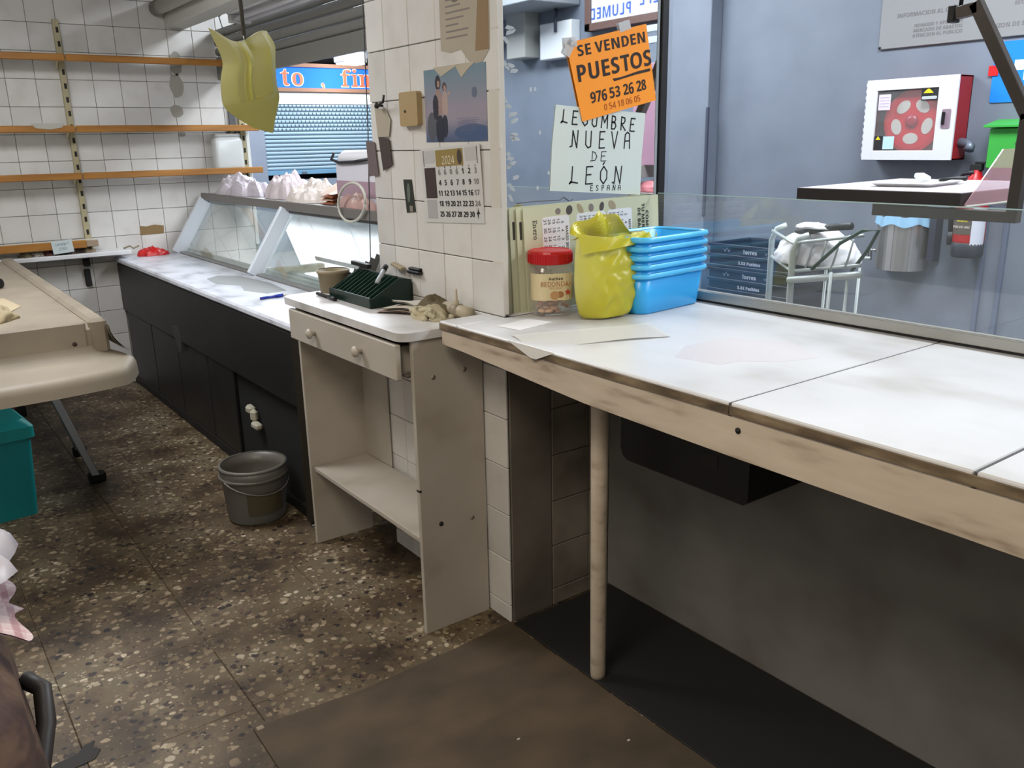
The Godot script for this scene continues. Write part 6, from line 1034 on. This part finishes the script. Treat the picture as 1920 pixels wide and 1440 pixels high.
# ------------------------------------------------------------------ the left edge: lined trestle table, bin, foreground bags
func build_left_things():
	var t := thing("trestle_table", "beige plastic-lined trestle table with a flared front lip at the left edge", "table", Vector3(-1.1, 0, -2.3), 0, "", true)
	put("slab", blk(Vector3(-1.9, 0.735, -3.55), Vector3(-0.80, 0.852, -1.305), 0.02), beige_m, t)
	put("raised_rim", blk(Vector3(-0.825, 0.74, -3.55), Vector3(-0.765, 0.868, -1.30), 0.012), beige_m, t)
	put("front_board", blk(Vector3(-1.9, 0.735, -1.312), Vector3(-0.835, 0.862, -1.296), 0.006), beige_m, t)
	var pts := [Vector3(0, 0.775, 0.0), Vector3(0, 0.75, 0.02), Vector3(0, 0.735, 0.06), Vector3(0, 0.725, 0.13), Vector3(0, 0.715, 0.19), Vector3(0, 0.70, 0.205), Vector3(0, 0.66, 0.21)]
	put("flared_lip", sheet(S(true), func(u, v):
		var p: Vector3 = pts[int(v * 5.999)].lerp(pts[int(v * 5.999) + 1], fposmod(v * 5.999, 1.0)); var k := clampf((u - 0.55) / 0.45, 0.0, 1.0)
		var a := k * k * 1.15; var x := lerpf(-1.9, -0.83, minf(1.0, u / 0.9)); var corner := maxf(0.0, u - 0.9) / 0.1
		return Vector3(x + corner * 0.03 + sin(a) * p.z * 0.55, p.y + 0.02 * corner * (1.0 - v) - 0.0 * k, -1.30 + p.z * cos(a) - corner * 0.06), 46, 16, 0.004), beige_m, t)
	put("side_lip", sheet(S(true), func(u, v): return Vector3(-0.768 + 0.06 * u * u * v, 0.86 - 0.10 * u - 0.02 * v, -1.9 + 0.62 * v), 8, 18, 0.004), beige_m, t)
	put("screw", tube(S(true), [Vector3(-0.878, 0.79, -1.297), Vector3(-0.878, 0.79, -1.293)], 0.0075, 12), M(Color(0.20, 0.13, 0.09), 0.5), t)
	var lm := M(Color(0.56, 0.57, 0.58), 0.35, 0.6)
	put("leg", bar(S(), Vector3(-0.955, 0.74, -2.22), Vector3(-0.755, 0.03, -2.10), 0.05, 0.03, Vector3.BACK), lm, t); put("leg", bar(S(), Vector3(-0.93, 0.74, -2.50), Vector3(-0.745, 0.03, -2.52), 0.04, 0.025, Vector3.BACK), lm, t)
	put("leg", bar(S(), Vector3(-1.5, 0.74, -2.22), Vector3(-1.75, 0.03, -2.10), 0.05, 0.03, Vector3.BACK), lm, t); put("leg", bar(S(), Vector3(-1.5, 0.74, -2.50), Vector3(-1.75, 0.03, -2.52), 0.04, 0.025, Vector3.BACK), lm, t)
	put("leg", bar(S(), Vector3(-1.0, 0.74, -3.4), Vector3(-1.0, 0.0, -3.4), 0.05, 0.05, Vector3.BACK), M(Color(0.08, 0.07, 0.07), 0.6), t); put("leg", bar(S(), Vector3(-0.62 - 0.25, 0.74, -3.45), Vector3(-0.87, 0.0, -3.45), 0.06, 0.05, Vector3.BACK), M(Color(0.08, 0.07, 0.07), 0.6), t)
	for q in [[-0.75, -2.10, 0.035], [-0.742, -2.52, 0.03], [-1.755, -2.10, 0.035], [-1.755, -2.52, 0.03]]: put("rubber_foot", blk(Vector3(q[0] - q[2], 0, q[1] - 0.025), Vector3(q[0] + q[2], 0.045, q[1] + 0.025), 0.008), M(Color(0.05, 0.05, 0.05), 0.7), t)
	var rl := thing("paper_roll", "end of a dark-banded cream paper roll on the beige table at the picture's left edge", "roll", Vector3(-0.99, 0.853, -2.2), 0, "", true)
	put("roll", tube(S(true), [Vector3(-1.2, 0.875, -2.3), Vector3(-0.95, 0.875, -2.45)], 0.021, 16), M(Color(0.06, 0.065, 0.07), 0.4), rl)
	put("band", tube(S(true), [Vector3(-1.05, 0.875, -2.39), Vector3(-1.04, 0.875, -2.396)], 0.0215, 16), M(Color(0.5, 0.5, 0.48), 0.4), rl)
	solo("cream_paper", prism(S(), PackedVector2Array([Vector2(-1.3, 1.75), Vector2(-1.02, 1.72), Vector2(-0.955, 1.86), Vector2(-0.98, 2.12), Vector2(-1.3, 2.2)]), 0.001, Transform3D(Basis(Vector3(1, 0, 0), Vector3(0, 0, -1), Vector3(0, 1, 0)), Vector3(0, 0.853, 0))), M(Color(0.70, 0.64, 0.52), 0.7), "cream sheet of paper lying flat on the beige table beside the roll", "paper")
	solo("cloth_fold", heap(S(true), Vector3(-1.16, 0.852, -1.62), Vector3(0.15, 0.06, 0.12), 71, 0.2, 1.4, 40, 12), M(Color(0.66, 0.60, 0.47), 0.8), "low fold of beige cloth on the lined table at the picture's left edge", "cloth")
	# turquoise bin
	var b := thing("turquoise_bin", "turquoise plastic bin with an overhanging lid under the beige table", "bin", Vector3(-1.155, 0, -1.99), 0.10)
	var tm := M(Color(0.05, 0.50, 0.51), 0.4)
	put("body", loft(S(), [ring3(rrect(0.25, 0.25, 0.02), 0), ring3(rrect(0.29, 0.28, 0.022), 0.335)]), tm, b)
	put("lid", loft(S(), [ring3(rrect(0.315, 0.30, 0.02), 0.33), ring3(rrect(0.315, 0.30, 0.02), 0.375), ring3(rrect(0.26, 0.25, 0.03), 0.405)]), M(Color(0.07, 0.57, 0.56), 0.4), b)
	# foreground: patterned trolley bag with a handle, white bag and checked cloth on it
	var p := thing("patterned_bag", "brown mottled shopping trolley bag with a padded grey handle, cut by the left edge", "bag", Vector3(-1.5, 0, 0.72), 0, "", true)
	var pm := grained([[0.0, Color(0.14, 0.09, 0.085)], [0.42, Color(0.26, 0.18, 0.155)], [0.55, Color(0.37, 0.28, 0.22)], [1.0, Color(0.42, 0.33, 0.26)]], 0.02, 77, 0.7, Vector3(1.6, 1.6, 1.6))
	var rg := []
	for q in [[0.0, 0.36, -1.50], [0.3, 0.385, -1.515], [0.6, 0.39, -1.51], [0.74, 0.375, -1.515], [0.84, 0.36, -1.52], [0.892, 0.31, -1.53]]: rg.append(ring3(rrect(q[1] * 1.06, 0.46, 0.09, Vector2(q[2], -0.78)), q[0]))
	put("body", loft(S(true), rg), pm, p)
	put("handle", tube(S(true), [Vector3(-1.38, 0.56, 0.93), Vector3(-1.345, 0.655, 0.88), Vector3(-1.322, 0.70, 0.845), Vector3(-1.304, 0.74, 0.81), Vector3(-1.300, 0.772, 0.785), Vector3(-1.315, 0.778, 0.76)], 0.0115, 14), M(Color(0.20, 0.18, 0.17), 0.5), p)
	put("handle_band", tube(S(true), [Vector3(-1.345, 0.655, 0.88), Vector3(-1.325, 0.695, 0.85)], 0.0125, 14), M(Color(0.30, 0.275, 0.26), 0.4), p)
	put("frame_tube", tube(S(true), [Vector3(-1.31, 0.0, 1.0), Vector3(-1.33, 0.56, 0.96)], 0.012, 10), M(Color(0.50, 0.50, 0.22), 0.4), p)
	var ck := thing("checked_cloth", "pale pink and white checked cloth lying ruffled on top of the mottled trolley bag", "cloth", Vector3(-1.4, 0.894, 0.75), 0, "", true)
	var ci := canvas(64, 64, Color(0.74, 0.69, 0.69))
	for k in 4:
		for y in 64:
			for x in range(k * 16, k * 16 + 7): ci.set_pixel(x, y, ci.get_pixel(x, y) * Color(0.84, 0.74, 0.76)); ci.set_pixel(y, x, ci.get_pixel(y, x) * Color(0.88, 0.79, 0.81))
	var cm := picture(ci, 0.9); cm.uv1_triplanar = true; cm.uv1_world_triplanar = true; cm.uv1_scale = Vector3(14, 14, 14)
	put("cloth", sheet(S(true), func(u, v):
		var w: float = 0.006 * sin(u * 26.0) * v
		return Vector3(-1.50 + 0.19 * v + w, 0.925 - 0.040 * pow(v, 4.0) + 0.006 * sin(u * 17.0 + v * 4.0), 0.86 - 0.26 * u + w), 40, 12, 0.002), cm, ck)
	solo("white_bag", crumple(S(true), Vector3(-1.46, 0.945, 0.72), Vector3(0.15, 0.075, 0.20), 81, 50, 26), M(Color(0.62, 0.60, 0.62), 0.35, 0.0, Color(0.35, 0.35, 0.35)), "thin whitish plastic bag lying on the checked cloth at the left edge", "bag")
	solo("floor_scrap", prism(S(), PackedVector2Array([Vector2(-0.09, -0.03), Vector2(-0.02, -0.045), Vector2(0.03, -0.04), Vector2(0.05, -0.01), Vector2(0.035, 0.01), Vector2(0.045, 0.035), Vector2(0.02, 0.03), Vector2(0.0, 0.005), Vector2(-0.05, 0.0)]), 0.0015, Transform3D(Basis(Vector3.RIGHT, -PI / 2), Vector3(-1.19, 0.0006, -0.175))), M(Color(0.12, 0.105, 0.095), 0.7), "torn scrap of dark film on the terrazzo floor at the bottom left", "scrap")
